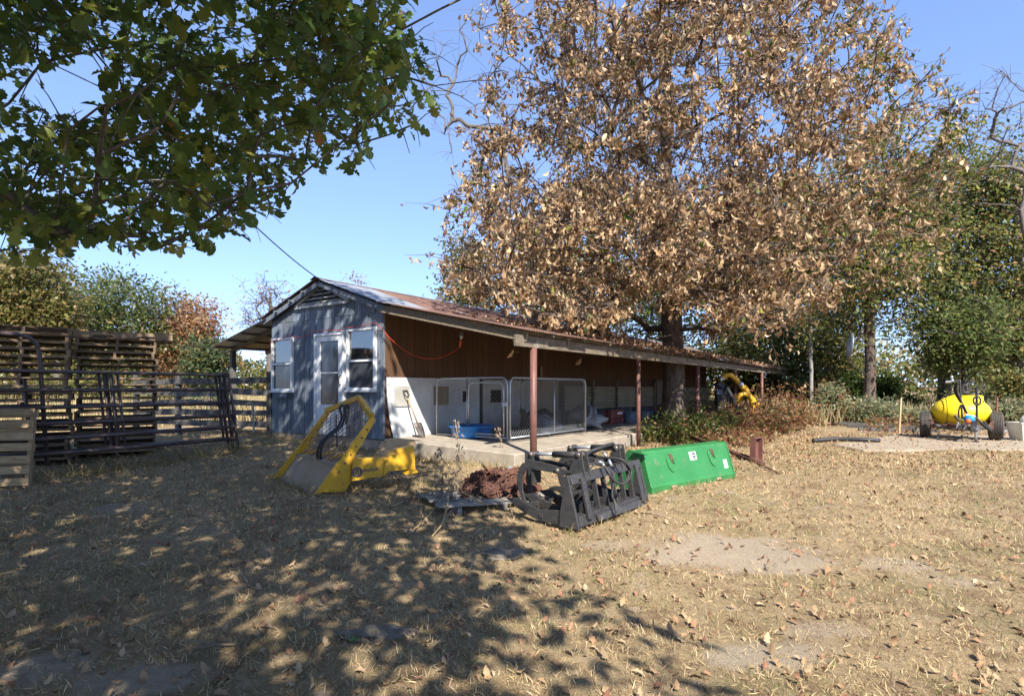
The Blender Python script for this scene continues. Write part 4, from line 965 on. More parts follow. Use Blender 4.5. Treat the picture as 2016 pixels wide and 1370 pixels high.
# ---- rusty pipe, thin rod, rust red panel
pa, pb = V((*gpx(1345, 868), 0)), V((*gpx(1502, 917), 0)); pa.z = float(gz(pa.x, pa.y)) + .16; pb.z = float(gz(pb.x, pb.y)) + .05
tag(MB().tube([pa, pb], .042, 12).build('steel_pipe', M['rust'], None, True), 'thick rusty pipe lying aslant behind the green bucket', 'pipe')
pa, pb = V((*gpx(1352, 862), 0)), V((*gpx(1535, 934), 0)); pa.z = float(gz(pa.x, pa.y)) + .2; pb.z = float(gz(pb.x, pb.y)) + .02
tag(MB().tube([pa, pa.lerp(pb, .5) + V((0, 0, .02)), pb], .016, 8).build('steel_rod', M['rust'], None, True), 'thin rusty rod lying alongside the thick pipe', 'rod')
x, y = gpx(1486, 908); rp = thing('steel_bracket', 'rust red flanged steel panel standing upright on the leaves', 'panel', gp(x, y))
f = V((.75, .66, 0)); g = V((.66, -.75, 0))
MB().bar(gp(x, y, .2) - f * .13, gp(x, y, .2) + f * .13, .015, .42).build('web', M['red_steel'], rp)
for s in (-.13, .13): MB().box(gp(x, y, .2) + f * s + g * .03, (.02, .10, .44), Matrix.Rotation(math.atan2(g.y, g.x) - math.pi / 2, 3, 'Z')).build('flange', M['red_steel'], rp)
MB().bar(gp(x, y, .42) - f * .14 + g * .03, gp(x, y, .42) + f * .14 + g * .03, .10, .015).build('flange', M['red_steel'], rp)

# ---- pallet stacks
PDB = MB().box((0, 0, 0), (1.22, .10, .023)).mesh('deck_board', M['pallet_wood']); PST = MB().box((0, 0, 0), (.042, 1.02, .084)).mesh('stringer', M['pallet_wood'])
PSN = MB().prism([(-.61, 0, -.042), (-.40, 0, -.042), (-.37, 0, -.008), (-.16, 0, -.008), (-.13, 0, -.042), (.13, 0, -.042), (.16, 0, -.008), (.37, 0, -.008), (.40, 0, -.042), (.61, 0, -.042), (.61, 0, .042), (-.61, 0, .042)], (0, .042, 0)).mesh('stringer', M['pallet_wood'])
PDT = MB().box((0, 0, 0), (1.22, .10, .023)).mesh('deck_board', M['tan_pallet']); PSS = MB().box((0, 0, 0), (.042, 1.02, .084)).mesh('stringer', M['tan_pallet'])
def pallet(loc, rz, label, group=None, rot=None, PDB=PDB, PST=PST):
    t = thing('wooden_pallet', label, 'pallet', loc, rz, group)
    if rot: t.rotation_euler = rot
    for y in (-.46, -.31, -.155, 0, .155, .31, .46): inst('deck_board', PDB, t, (rnd.uniform(-.012, .012), y + rnd.uniform(-.012, .012), .111), (0, 0, rnd.gauss(0, .006)))
    for y in (-.46, -.23, 0, .23, .46): inst('deck_board', PDB, t, (rnd.uniform(-.012, .012), y, .009))
    for x in (-.585, 0, .585): inst('stringer', PST, t, (x, 0, .060))
    return t
ORD = 'first second third fourth fifth sixth seventh eighth ninth tenth eleventh twelfth thirteenth fourteenth fifteenth sixteenth seventeenth eighteenth nineteenth twentieth'.split()
def stack(px, Y, n, rz, base, lab, grp_, off=0):
    """px, Y: where the left front corner of the stack stands"""
    X = (px - CX) * Y / F + .61 * math.cos(rz) - .51 * math.sin(rz); Y = Y + .61 * math.sin(rz) + .51 * math.cos(rz)
    for k in range(n):
        pallet((X + rnd.gauss(0, .025), Y + rnd.gauss(0, .025), base + .1205 * k), rz + rnd.gauss(0, .02), (ORD[n - 1 - k + off] + ' pallet from the top of ' if n - 1 - k + off else 'topmost pallet of ') + lab, grp_)
    return X, Y
X2, Y2s = stack(150, 9.98, 18, .62, .24, 'the brown stack behind the middle of the pipe gates', 'pallets in the right stack', 1)
t = thing('wooden_pallet', 'top pallet of the right stack, turned so its notched stringer faces out', 'pallet', (X2 + .02, Y2s, .24 + .1205 * 18), .55)
for y in (-.5, 0, .5): inst('stringer', PSN, t, (.12, y, .065), (0, 0, 0), (1.22, 1, 1.25))
for x in (-.6, -.35, -.1, .15, .4, .65, .82): inst('deck_board', PDB, t, (x, 0, .127), (0, 0, math.pi / 2), (.87, 1, 1)); inst('deck_board', PDB, t, (x, 0, .006), (0, 0, math.pi / 2), (.87, 1, 1))
stack(-62, 8.7, 19, .62, .22, 'the brown stack cut off by the left edge', 'pallets in the left stack')
lp = pallet((0, 0, 0), 0, 'light brown pallet standing on edge, leaning against the gates', PDB=PDT, PST=PSS)
lp.rotation_euler = (math.radians(80), 0, math.radians(18)); lp.location = (-7.10, 7.55, .70)
# ---- pipe gates leaning on the stacks
gB = V((-5.25, 10.87, .25)); gD = V((-.517, -.856, 0)).normalized(); gNm = V((-.856, .517, 0)).normalized()
def pipe_gate(off, label, L=4.2, h=1.52, slip=0.0, rails=6):
    t = thing('pipe_gate', label, 'gate', gB + gNm * off, 0, 'dark steel pipe gates leaning in a row')
    lean_ = .22
    def GG(m, z):
        b = gB + gNm * (off + lean_ * z) + gD * (m + slip); return V((b.x, b.y, .20 + z + .10))
    zs = [.24, .46, .68, .92, 1.18, 1.46][:rails]
    for z in zs[:-1]: MB().tube([GG(.02, z), GG(L - .02, z)], .032, 8).build('rail', M['gate_steel'], t, True)
    fr = MB().tube([GG(0, -.1), GG(0, 1.40), GG(.02, 1.44), GG(.07, 1.46), GG(L - .07, 1.46), GG(L - .02, 1.44), GG(L, 1.40), GG(L, -.1)], .026, 8).build('frame', M['gate_steel'], t, True)
    for m in (1.95, 2.06): MB().tube([GG(m, .22), GG(m, 1.44)], .021, 8).build('upright', M['gate_steel'], t, True)
    MB().tube([GG(.08, .22), GG(.08, 1.44)], .021, 8).build('upright', M['gate_steel'], t, True)
    return t
pipe_gate(0, 'front pipe gate of the row leaning on the pallet stacks')
pipe_gate(.075, 'middle pipe gate, sandwiched in the row', slip=.06)
pipe_gate(.15, 'rear pipe gate of the row, nearest the pallets', slip=.10)
bw_ = thing('bow_gate', 'tall pipe frame with a rounded corner, behind the pipe gates', 'gate', gB + gNm * .3 + gD * 3)
def GO(m, z): b = gB + gNm * (.26 + .16 * z) + gD * m; return V((b.x, b.y, .25 + z))
MB().tube([GO(2.92, .1), GO(2.92, 1.80), GO(2.95, 1.93), GO(3.03, 2.02), GO(3.15, 2.06), GO(5.2, 2.06), GO(5.3, 2.0), GO(5.32, .1)], .03, 8).build('frame', M['gate_steel'], bw_, True)
for z in (.5, 1.0, 1.5): MB().tube([GO(2.92, z), GO(5.3, z)], .022, 8).build('rail', M['gate_steel'], bw_, True)
MB().tube([GO(3.12, .1), GO(3.12, 1.4)], .022, 8).build('upright', M['gate_steel'], bw_, True)
# chain looped over the gate end
cc = MB(); p0 = at(437, 737, 10.95)
for k in range(14):
    a = k / 13; c_ = p0 + V((.13 * math.sin(a * 5), -.03, -.16 + .19 * math.sin(a * 3.1) + .02 * math.sin(9 * a))); d = V((math.cos(k), .3, math.sin(k))).normalized(); s = d.orthogonal().normalized()
    cc.tube([c_ + d * .03 * math.cos(t) + s * .016 * math.sin(t) for t in [2 * math.pi * q / 8 for q in range(9)]], .006, 5, False)
tag(cc.build('chain', M['gate_steel']), 'dark chain looped over the end of the pipe gates', 'chain')

# ---- plank fence to the left of the barn
def fence(label, P0, P1, zs, n, seed, hts=None):
    t = thing('plank_fence', label, 'fence', P0); r = random.Random(seed); d = V(P1) - V(P0)
    for k in range(n + 1):
        p = V(P0) + d * (k / n); MB().box((p.x, p.y + .06, p.z + .72), (.11, .1, 1.5)).build('post', M['fence_wood'], t)
    for k in range(n):
        a, b = V(P0) + d * (k / n), V(P0) + d * ((k + 1) / n)
        for z in zs:
            e = r.uniform(-.03, .03); MB().bar(a + V((0, -.01, z + e)), b + V((0, -.01, z + r.uniform(-.04, .04))), .035, r.uniform(.12, .15)).build('plank', M['fence_wood'], t)
    return t
fence('dark weathered plank fence between the barn and the pallet stacks', (-5.55, 12.9, .42), (-9.4, 14.1, .40), (.28, .52, .76, 1.0, 1.26), 3, 3)
fence('short return of plank fence beside the barn corner', (-5.45, 12.95, .42), (-6.3, 17.5, .40), (.28, .52, .76, 1.0, 1.26), 2, 5)
tp = MB().bar(at(500, 850, 12.6), at(497, 792, 12.6), .04, .03); tag(tp.build('steel_stake', M['galv']), 'short grey steel post at the foot of the plank fence', 'post')

# ---- sprayer trailer
SY = 14.3; sx = (1890 - CX) * SY / F
sp0 = gp(sx, SY); sp = thing('field_sprayer', 'yellow tank sprayer trailer on two tyres, tongue jack towards the camera', 'sprayer', sp0)
def SP(x, y, z): return sp0 + V((x, y, z))
TURN = math.radians(-35); WS = 1 / 1.255            # the trailer points at the camera; sizes read across it shrink by WS
def ats(px, py, Y): return sp0 + V(((px - 1890) * Y / F * WS, Y - SY, EYE + (HY - py) * Y / F - sp0.z))
def sgrid(px, py): return V(((px - 1890) / F * SY, 0, (866 - py) / F * SY))
# tank: lens shaped body
tk = MB(); na, nb_ = 26, 36; tc = SP(.02, .25, .66); a_, b_, c__ = .635, .62, .475
for i in range(na + 1):
    th = math.pi * i / na
    for k in range(nb_):
        ph = 2 * math.pi * k / nb_; cx_, sx_ = math.cos(ph), math.sin(ph); st = max(0.0, 1 - abs(math.cos(th)) ** 1.85) ** .72
        rr_ = (abs(cx_) ** 2.1 + abs(sx_) ** 2.1) ** (-1 / 2.1)
        zc_ = math.cos(th); tk.v.append(tc + V((a_ * st * cx_ * rr_ * .98, b_ * st * sx_ * rr_, c__ * (abs(zc_) ** .95) * (1 if zc_ > 0 else -1) + (.0))))
for i in range(na):
    for k in range(nb_):
        k2 = (k + 1) % nb_; tk.f.append((i * nb_ + k, (i + 1) * nb_ + k, (i + 1) * nb_ + k2, i * nb_ + k2))
tko = tk.build('tank', M['tank_yellow'], sp, True)
MB().lathe([(.27, -.12), (.26, .02), (.24, .05), (0, .055)], tc + V((.20, -.10, c__ - .09)), 24).build('fill_collar', M['tank_yellow'], tko, True)
MB().lathe([(0, .09), (.16, .09), (.17, .055), (.17, .04), (0, .04)], tc + V((.20, -.10, c__ - .07)), 20).build('lid', M['black_plastic'], tko, True)
for sgn in (1, -1):
    pts = [tc + V((sgn * (.33 + .04 * math.cos(t)), .64 * math.cos(t) * .93, .50 * math.sin(t) * .86)) for t in [math.pi * 2 * k / 24 for k in range(25)]]
    MB().tube([p for p in pts], .008, 4, False).build('tank_strap', M['black_plastic'], tko)
def tyre(c, r, wd, parent):
    wt = MB(); pr = [(r * .55, -wd * .42), (r * .8, -wd * .5), (r * .93, -wd * .47), (r * .985, -wd * .36)]
    for k in range(6):
        y0 = -wd * .34 + wd * .68 * k / 6; pr += [(r, y0 + .002), (r, y0 + wd * .09), (r * .965, y0 + wd * .095), (r * .965, y0 + wd * .11)]
    pr += [(r * .985, wd * .36), (r * .93, wd * .47), (r * .8, wd * .5), (r * .55, wd * .42)]
    wo = wt.lathe(pr, c, 36, (1, 0, 0)).build('wheel', M['tyre'], parent, False)
    MB().lathe([(0, wd * .2), (r * .2, wd * .2), (r * .25, wd * .1), (r * .5, wd * .12), (r * .57, wd * .4), (r * .57, -wd * .4), (r * .5, -wd * .15), (0, -wd * .15)], c, 24, (1, 0, 0)).build('rim', M['white_plastic'], wo, True)
tyre(SP(-.70, .15, .335), .335, .25, sp); tyre(SP(.70, .1, .345), .345, .27, sp)
MB().tube([SP(-.70, .15, .34), SP(.70, .1, .34)], .04, 8).build('axle', M['rust'], sp)
cr_ = MB()
for s in (-1, 1):
    cr_.bar(SP(s * .48, .75, .36), SP(s * .10, -.85, .34), .06, .09); cr_.bar(SP(s * .5, -.30, .30), SP(s * .62, -.30, .48), .06, .06)
cr_.bar(SP(-.62, -.30, .33), SP(.62, -.30, .33), .05, .09); cr_.bar(SP(-.55, .75, .36), SP(.55, .75, .36), .06, .08)
cr_.build('chassis', M['rust'], sp)
cd_ = MB(); pts = [SP(-.56 + 1.12 * k / 10, -.36, .34 - .07 * math.sin(math.pi * k / 10)) for k in range(11)]; cd_.tube(pts, .05, 8).build('cradle', M['worn_steel'], sp, True)
MB().bar(SP(.0, -.3, .34), SP(.16, -1.25, .33), .07, .09).build('tongue', M['black_steel'], sp)
jk = MB().tube([SP(.24, -.95, .02), SP(.24, -.95, .45)], .03, 10).build('jack_leg', M['galv'], sp, True)
MB().box(SP(.24, -.95, .015), (.12, .1, .02)).build('jack_foot', M['rust'], jk); MB().box(SP(.20, -.95, .38), (.11, .1, .28)).build('jack_body', M['black_steel'], sp)
MB().tube([SP(.22, -.95, .61), SP(.04, -.97, .65)], .012, 6).build('jack_crank', M['galv'], sp); MB().tube([SP(.04, -.97, .65), SP(.02, -.97, .69)], .02, 6).build('crank_grip', M['orange_plastic'], sp)
def sg(pts, Y): return smooth([ats(x, y, Y) for x, y in pts])
s7 = lambda x, y: (1780 + x / 8.06, 730 + y / 8.06)
def sh_(pts, Y, r, m='rubber', nm='hose'): MB().tube(sg([s7(*p) for p in pts], Y), r, 7).build(nm, M[m], sp, True)
sh_([(845, 180), (855, 400), (870, 600), (885, 800)], 13.5, .022, 'black_steel', 'boom_post'); sh_([(1100, 290), (1105, 450), (1110, 700), (1112, 820)], 13.45, .024, 'black_steel', 'boom_post')
sh_([(740, 185), (860, 178)], 13.5, .02, 'black_steel', 'gun_bracket'); sh_([(610, 205), (690, 200), (745, 180)], 13.45, .03, 'galv', 'spray_gun'); sh_([(712, 125), (715, 165), (725, 200)], 13.45, .028, 'galv', 'valve')
gg = MB().lathe([(0, .012), (.03, .012), (.032, 0), (.03, -.012), (0, -.012)], ats(*s7(710, 125), 13.42), 14, (0, 1, 0)).build('gauge', M['galv'], sp, True)
for dx in (0, 22, 44):
    sh_([(790 + dx * .5, 215), (750 + dx, 290), (760 + dx, 380), (820 + dx * .7, 490), (875 + dx * .4, 570), (920 + dx * .5, 680), (950 + dx * .5, 770)], 13.42 - dx * .001, .017)
sh_([(850, 580), (820, 680), (825, 800)], 13.4, .018); sh_([(805, 545), (850, 562), (890, 555)], 13.38, .02, 'tank_yellow', 'tie_strap')
for rr in (58, 66, 74):
    MB().tube([ats(*s7(1108 + rr * math.cos(t) * .85, 505 + rr * math.sin(t)), 13.4) for t in [2 * math.pi * k / 20 for k in range(21)]], .013, 6, False).build('hose', M['rubber'], sp, True)
sh_([(1100, 330), (1170, 370), (1215, 450), (1200, 540), (1150, 580)], 13.4, .009)
sh_([(1100, 290), (1140, 275), (1190, 290)], 13.4, .012, 'black_plastic', 'nozzle')
MB().lathe([(0, -.10), (.06, -.10), (.085, -.03), (.085, .05), (.05, .10), (0, .10)], ats(*s7(985, 795), 13.3), 14, (1, -.3, .1)).build('pump', M['blue_pump'], sp, True)
MB().lathe([(0, -.05), (.045, -.05), (.05, .04), (0, .05)], ats(*s7(958, 835), 13.2), 12, (.3, -1, 0)).build('pump_fitting', M['orange_plastic'], sp, True)
for k in range(3): sh_([(1080 + 10 * k, 770), (1170, 850 + 10 * k), (1270, 930 + 14 * k), (1325, 975 + 8 * k), (1300, 930 + 8 * k), (1200, 830 + 6 * k)], 13.3 + .02 * k, .018)
sh_([(750, 745), (790, 790), (840, 830)], 13.3, .03, 'black_steel', 'hitch_arm')
wr = MB(); r = random.Random(2)
for k in range(26):
    x0, y0 = r.uniform(780, 1180), r.uniform(830, 960)
    wr.tube([ats(*s7(x0 + r.uniform(-60, 60), y0 + r.uniform(-60, 80)), 13.3 + r.uniform(-.1, .1)) for _ in range(4)], .005, 4, False)
wr.build('wiring', M['galv'], sp)['kind'] = 'stuff'

# ---- concrete pad under the sprayer, tote, lumber, stakes, hose on the ground
x0, y0 = gpx(1650, 884); pad = MB()
PD = [gpx(1655, 872), gpx(1640, 890), gpx(1760, 893), gpx(2100, 889), gpx(2180, 860), gpx(1700, 858)]
PD = [gpx(1640, 877), gpx(1700, 889), gpx(2150, 889), gpx(2230, 859), gpx(1760, 859), gpx(1690, 865)]
zt = max(float(gz(x, y)) for x, y in PD) + .008
tag(MB().prism([V((x, y, zt - .1)) for x, y in PD], (0, 0, .2)).build('concrete_pad', mat('tan_concrete', (0.34, 0.28, 0.205), (0.26, 0.205, 0.145), 3, 0.95, wear=(0.24, 0.17, 0.11), wear_amt=0.5, wear_scale=2, var=0, bump=0.4), None, bevel=.02), 'pale concrete pad strewn with leaves under the sprayer', None, None, 'structure')
SZ = zt - sp0.z; sp.location.z += SZ; sp.rotation_euler.z = TURN
tt = thing('storage_tote', 'beige plastic tote at the edge of the pad beside the sprayer', 'tote', at(2022, 866, 13.9)); tc_ = at(2022, 866, 13.9)
MB().add([tc_ + V((sx_ * w_, sy_ * w_ * .7, h_)) for (w_, h_) in ((.26, .0), (.33, .40), (.36, .40), (.36, .44), (.30, .44), (.24, .06)) for sx_, sy_ in ((-1, -1), (1, -1), (1, 1), (-1, 1))], [(4 * i + k, 4 * i + (k + 1) % 4, 4 * i + 4 + (k + 1) % 4, 4 * i + 4 + k) for i in range(5) for k in range(4)] + [(3, 2, 1, 0)]).build('tote_body', M['beige_plastic'], tt)
blob('plastic_wrap', tc_ + V((-.12, -.1, .48)), (.10, .10, .10), M['white_plastic'], 4, 'white crumpled plastic sticking out of the beige tote', 'wrapping', .5)
x, y = gpx(1770, 853); stq = MB().bar(gp(x, y, -.05), at(1774, 783, y), .035, .035, up=(0, 1, 0)); tag(stq.build('survey_stake', M['stake']), 'slim pale wooden stake standing left of the sprayer', 'stake')
tps = MB().bar(at(1962, 830, 18), at(1963, 782, 18), .05, .04, up=(0, 1, 0)); tag(tps.build('fence_post', M['rust']), 'rusty steel fence post behind the right tyre of the sprayer', 'post')
hpath = smooth([V((*gpx(a, b), 0)) for a, b in ((1600, 872), (1640, 869), (1700, 870), (1732, 872))]); 
for p in hpath: p.z = float(gz(p.x, p.y)) + .06
tag(MB().tube(hpath, .05, 8).build('drain_hose', M['rubber'], None, True), 'dark corrugated hose lying on leaves at the pad edge', 'hose')
LB = [((1560, 843, 20.5), (1690, 838, 20.5), .07, 'pale red board lying on the ground beyond the porch end', 'red_board'), ((1650, 833, 19), (1835, 842, 18.2), .10, 'long grey timber, topmost of the pile behind the sprayer', 'timber'),
      ((1668, 847, 18.6), (1830, 851, 17.4), .10, 'dark timber in the middle of the pile behind the sprayer', 'timber'), ((1690, 857, 17.4), (1850, 860, 16.9), .09, 'lowest grey timber of the pile behind the sprayer', 'timber'),
      ((1955, 843, 17.4), (2030, 846, 17.2), .12, 'dark round timber between the right tyre and the tote', 'timber'), ((1950, 857, 16.8), (2020, 859, 16.6), .09, 'pale timber on the ground right of the sprayer', 'timber')]
M['red_board'] = mat('red_board', (0.36, 0.2, 0.16), (0.26, 0.15, 0.12), 4, .9)
for (a, b, s, lab, m) in LB:
    A_, B_ = at(*a), at(*b); A_.z = max(A_.z, float(gz(A_.x, A_.y)) + s / 2); B_.z = max(B_.z, float(gz(B_.x, B_.y)) + s / 2)
    tag(MB().bar(A_, B_, s, s).build('timber_beam', M['red_board'] if m == 'red_board' else M['fence_wood'] if 'pale' not in lab else M['old_wood'], None, bevel=.01), lab, 'timber')

# ---- yellow bent pipe machine under the far end of the porch
ym = thing('pipe_frame_machine', 'yellow bent pipe machine half hidden by weeds under the porch end', 'machine', gp(*(at(1450, 800, 19.5).xy)))
k6 = lambda x, y: (1380 + x / 8.4, 700 + y / 8.4)
def yc(pts, Y, r, m, nm): MB().tube(smooth([at(*k6(*p), Y) for p in pts]), r, 9).build(nm, M[m], ym, True)
yc([(300, 420), (370, 350), (450, 318), (520, 340), (590, 410), (680, 520), (770, 630), (900, 780), (970, 850)], 19.5, .085, 'yellow_paint', 'boom_pipe')
yc([(590, 860), (590, 730), (640, 660), (730, 635), (810, 690), (850, 790), (865, 970)], 19.4, .085, 'yellow_paint', 'arch_pipe')
yc([(600, 870), (620, 760), (680, 690)], 19.8, .06, 'yellow_paint', 'arch_pipe'); yc([(700, 520), (740, 560), (740, 640)], 19.45, .10, 'yellow_paint', 'bracket')
yc([(410, 510), (520, 700), (600, 880), (700, 1010)], 19.2, .07, 'black_steel', 'ram'); yc([(255, 450), (330, 520), (400, 560)], 19.6, .13, 'black_steel', 'pivot_block')
yc([(280, 600), (285, 760), (290, 910)], 19.5, .05, 'black_steel', 'stand_leg'); yc([(310, 400), (345, 370)], 19.4, .09, 'galv', 'collar'); yc([(640, 460), (685, 500)], 19.4, .09, 'galv', 'collar')
MB().box(at(*k6(300, 600), 19.45), (.2, .12, .18)).build('control_box', M['blue_grey'], ym)
MB().box(at(*k6(360, 780), 20.1), (.4, .5, .9)).build('body', M['black_steel'], ym); MB().tube([at(*k6(250, 1040), 19.6), at(*k6(250, 1150), 19.6)], .14, 12).build('drum', M['yellow_paint'], ym, True)

# ================================================================== vegetation
# ---- big brown oak growing through the porch roof
tb_ = B(2.6, 8.73, -.2); r = np.random.default_rng(21)
cl = []
while len(cl) < 1150:
    d = r.standard_normal(3); d /= np.linalg.norm(d); q = .3 + .7 * r.random() ** .6
    p = np.array([5.0, 14.6, 8.6]) + d * q * np.array([6.3, 5.6, 6.6])
    px, py = CX + p[0] / p[1] * F, HY - (p[2] - EYE) / p[1] * F
    # lower limit of the skirt: hangs lowest to either side of the trunk
    low = 640 + 40 * math.sin(px / 90) if px > 1040 else 600 - (1040 - px) * .35
    if px > 1560: low = 660 - (px - 1560) * .25
    if 1235 < px < 1400 and p[1] < 17: low = min(low, 585)
    hole = math.sin(px / 47 + 1) * math.sin(py / 39 + 2) + .5 * math.sin(px / 21) * math.sin(py / 25 + 1)
    if hole > .75: continue
    if py > low or p[2] < 2.7 or p[1] < 9.6: continue
    # open notch in the upper right where the sky comes in
    if px > 1690 + max(0, py - 20) * 1.05 and py < 215: continue
    if px > 1900: continue
    cl.append(p)
q_ = 0
while q_ < 360:
    px, py, Y = r.uniform(885, 1570), r.uniform(360, 715), r.uniform(9.6, 17.5)
    low = 710 if px > 1200 else 705 - (1200 - px) * .28 if px > 1040 else 640 - (1040 - px) * .75
    if 1235 < px < 1400: low = 600
    if px >= 1400: low = 655
    p = np.array(at(px, py, Y))
    xl = (p[0] - C0.x) * cA + (p[1] - C0.y) * sA
    if py > low or p[2] < (2.25 if xl > 3.7 else 3.32 - .215 * max(xl, 0)) or (p[0] < 2.2 and Y > 15.5): continue
    cl.append(p); q_ += 1
cl = np.array(cl)
oak = thing('oak_tree', 'tall oak covered in dry brown leaves, its trunk rising through the porch roof', 'tree', tb_)
trk = [tb_ + V((0, 0, 0)), tb_ + V((.01, 0, .8)), tb_ + V((.03, .02, 1.8)), tb_ + V((-.02, .05, 3.0)), tb_ + V((-.08, 0, 4.2)), tb_ + V((-.1, -.1, 5.4)), tb_ + V((-.25, -.25, 7)), tb_ + V((-.3, -.3, 9)), tb_ + V((-.2, -.4, 11.5))]
pos, chains, load, tips = skeleton(trk, cl, r, 0.0, .08)
wood = make_wood(pos, chains, load, .30, flare=1.55, power=.54, rmin=.014)
Pz = []
for c in cl:
    k = int(44 * (.2 + 1.6 * r.random())); ntw = 7
    ends = c + r.standard_normal((ntw, 3)) * np.array([.36, .36, .30])
    for e in ends: wood.tube([V(c), V((c + e) / 2) + V((0, 0, .06)), V(e)], [.010, .007, .004], 3, False)
    w_ = r.integers(0, ntw, k); t_ = .3 + .72 * r.random((k, 1)); Pz.append(c + (ends[w_] - c) * t_ + r.standard_normal((k, 3)) * .045)
wood.build('trunk', M['bark'], oak, True)
Pz = np.concatenate(Pz); n_ = len(Pz)
green = (r.random(n_) < (.05 + .42 * sst(6.5, 10.5, Pz[:, 0])))
brown_pal = [((.41, .275, .155), 4), ((.48, .34, .205), 3), ((.31, .19, .10), 3), ((.53, .41, .27), 1.8), ((.19, .11, .06), 1.3)]
cz_ = pick_cols(n_, brown_pal, r); cz_[green] = pick_cols(int(green.sum()), [((.13, .17, .035), 3), ((.2, .2, .04), 2), ((.06, .10, .025), 2)], r)
ax_ = rand_dirs(n_, r) * .75; ax_[:, 2] -= 1.0; up_ = rand_dirs(n_, r); sz_ = .165 * (.6 + .7 * r.random(n_))
# the 300 that show largest are leaves of their own
depth = Pz[:, 1]; ipx = CX + Pz[:, 0] / depth * F; ipy = HY - (Pz[:, 2] - EYE) / depth * F
vis = (ipx > 10) & (ipx < 2006) & (ipy > 10) & (ipy < 1360); score = np.where(vis, sz_ / depth, 0); big = np.argsort(-score)[:300]
mask = np.ones(n_, bool); mask[big] = False
lo = np.array(tb_)
m1 = mask & (r.random(n_) < .35) & (Pz[:, 1] < 14); m2 = mask & ~m1
v, f, c = join_fields([leaf_field(Pz[m] - lo, ax_[m], up_[m], sz_[m], cz_[m], TM[k]) for m, k in ((m1, 'PINC'), (m2, 'PINB'))])
o = link('crown', npmesh('crown', v, f, M['dry_leaf'], c), oak); o['kind'] = 'stuff'
def leaf_objects(idx, P, ax, up, sz, cols, tmn, m, parent, nm='leaf', variants=10):
    tv, tf = TM[tmn]; k = max(1, len(idx) // variants); org = np.array(root_of(parent).location) if parent is not None else np.zeros(3); out = []
    meshes = []
    for q in range(variants):
        cc_ = np.repeat(cols[idx[q * k]][None], len(tv), 0); meshes.append(npmesh(nm, tv, tf, m, cc_))
    for j, i in enumerate(idx):
        a = V(ax[i]).normalized(); s = V(up[i]).cross(a).normalized(); u = a.cross(s); R_ = Matrix((a, s, u)).transposed()
        o = bpy.data.objects.new(nm, meshes[j % variants]); col.objects.link(o); o.parent = parent
        o.matrix_local = Matrix.Translation(V(P[i] - org)) @ R_.to_4x4() @ Matrix.Scale(float(sz[i]), 4); out.append(o)
    return out
leaf_objects(big, Pz, ax_, up_, sz_, cz_, 'PIN', M['dry_leaf'], oak)

# ---- big green oak overhead: trunk left of the camera, boughs over the yard
POLY = np.array([(-60, -60), (800, -60), (795, 20), (838, 90), (842, 130), (866, 205), (815, 262), (735, 255), (700, 340), (612, 318), (560, 405), (470, 445), (430, 470), (350, 482), (240, 495), (180, 455), (110, 498), (55, 505), (-60, 505)], float)
def inpoly(x, y, P):
    c = np.zeros(len(x), bool); j = len(P) - 1
    for i in range(len(P)):
        xi, yi = P[i]; xj, yj = P[j]; c ^= ((yi > y) != (yj > y)) & (x < (xj - xi) * (y - yi) / (yj - yi + 1e-9) + xi); j = i
    return c
SHB = np.array([(1.7, -8), (1.65, 1), (1.3, 2.5), (1.08, 3.2), (.45, 4.4), (.05, 6.2), (-.55, 7.6), (-1.1, 9.6), (-2.3, 11.6), (-2.9, 13.2), (-3.3, 17)])
KX, KY_ = SUN.x / SUN.z, SUN.y / SUN.z
def shade_ok(P, mrg=0.0):
    h = P[:, 2] - .15; gx_ = P[:, 0] - KX * h; gy_ = P[:, 1] - KY_ * h
    lim = np.interp(gy_, SHB[:, 1], SHB[:, 0]); return (gx_ < lim - mrg) & (gy_ < 15.6)
def view_ok(P):
    Y = np.maximum(P[:, 1], .05); x = CX + P[:, 0] / Y * F; y = HY - (P[:, 2] - EYE) / Y * F
    infr = (P[:, 1] > .05) & (x > -60) & (x < 2076) & (y > -60) & (y < 1430)
    gap = infr & (np.hypot((x - 140) / 85, (y - 180) / 48) < 1)
    return (~infr | inpoly(x, y, POLY)) & ~gap, infr
r = np.random.default_rng(77); cand = []
while len(cand) < 1500:
    p = np.array([r.uniform(-10.5, 3.6), r.uniform(-7, 8.2), r.uniform(2.3, 10.5)])[None]
    e = ((p[0, 0] + 4.2) / 7.2) ** 2 + ((p[0, 1] - .6) / 8.0) ** 2 + ((p[0, 2] - 5.8) / 5.0) ** 2
    if e > 1 or np.linalg.norm(p[0] - (0, 0, EYE)) < 2.6 or p[0, 2] < 2.6 + .1 * abs(p[0, 1] - 3): continue
    ok, inf = view_ok(p)
    if not ok[0] or not shade_ok(p, .12)[0]: continue
    if inf[0] and (p[0, 1] < 2.6 or r.random() > .05): continue
    cand.append(p[0])
extra = []
while len(extra) < 215:                               # the boughs that reach into the view
    px, py, Y = r.uniform(-20, 860), r.uniform(-20, 500), r.uniform(3.4, 7.0); p = np.array(at(px, py, Y))[None]
    ok, _ = view_ok(p)
    if ok[0] and shade_ok(p, .1)[0] and p[0, 2] > 2.3: extra.append(p[0])
cl = np.array(cand + extra)
tb2 = gp(-7.6, -.6); ov = thing('oak_tree', 'large green oak whose leafy boughs hang over the yard at upper left', 'tree', tb2)
trk = [tb2, tb2 + V((.05, .0, .8)), tb2 + V((.2, .0, 1.9)), tb2 + V((.4, -.1, 3.0)), tb2 + V((.6, -.2, 4.2)), tb2 + V((.8, -.4, 5.5)), tb2 + V((1.2, -.5, 7.0)), tb2 + V((1.6, -.6, 8.8))]
pos, chains, load, tips = skeleton(trk, cl, r, 0.05, .07)
wood = make_wood(pos, chains, load, .36, power=.85, rmin=.008)
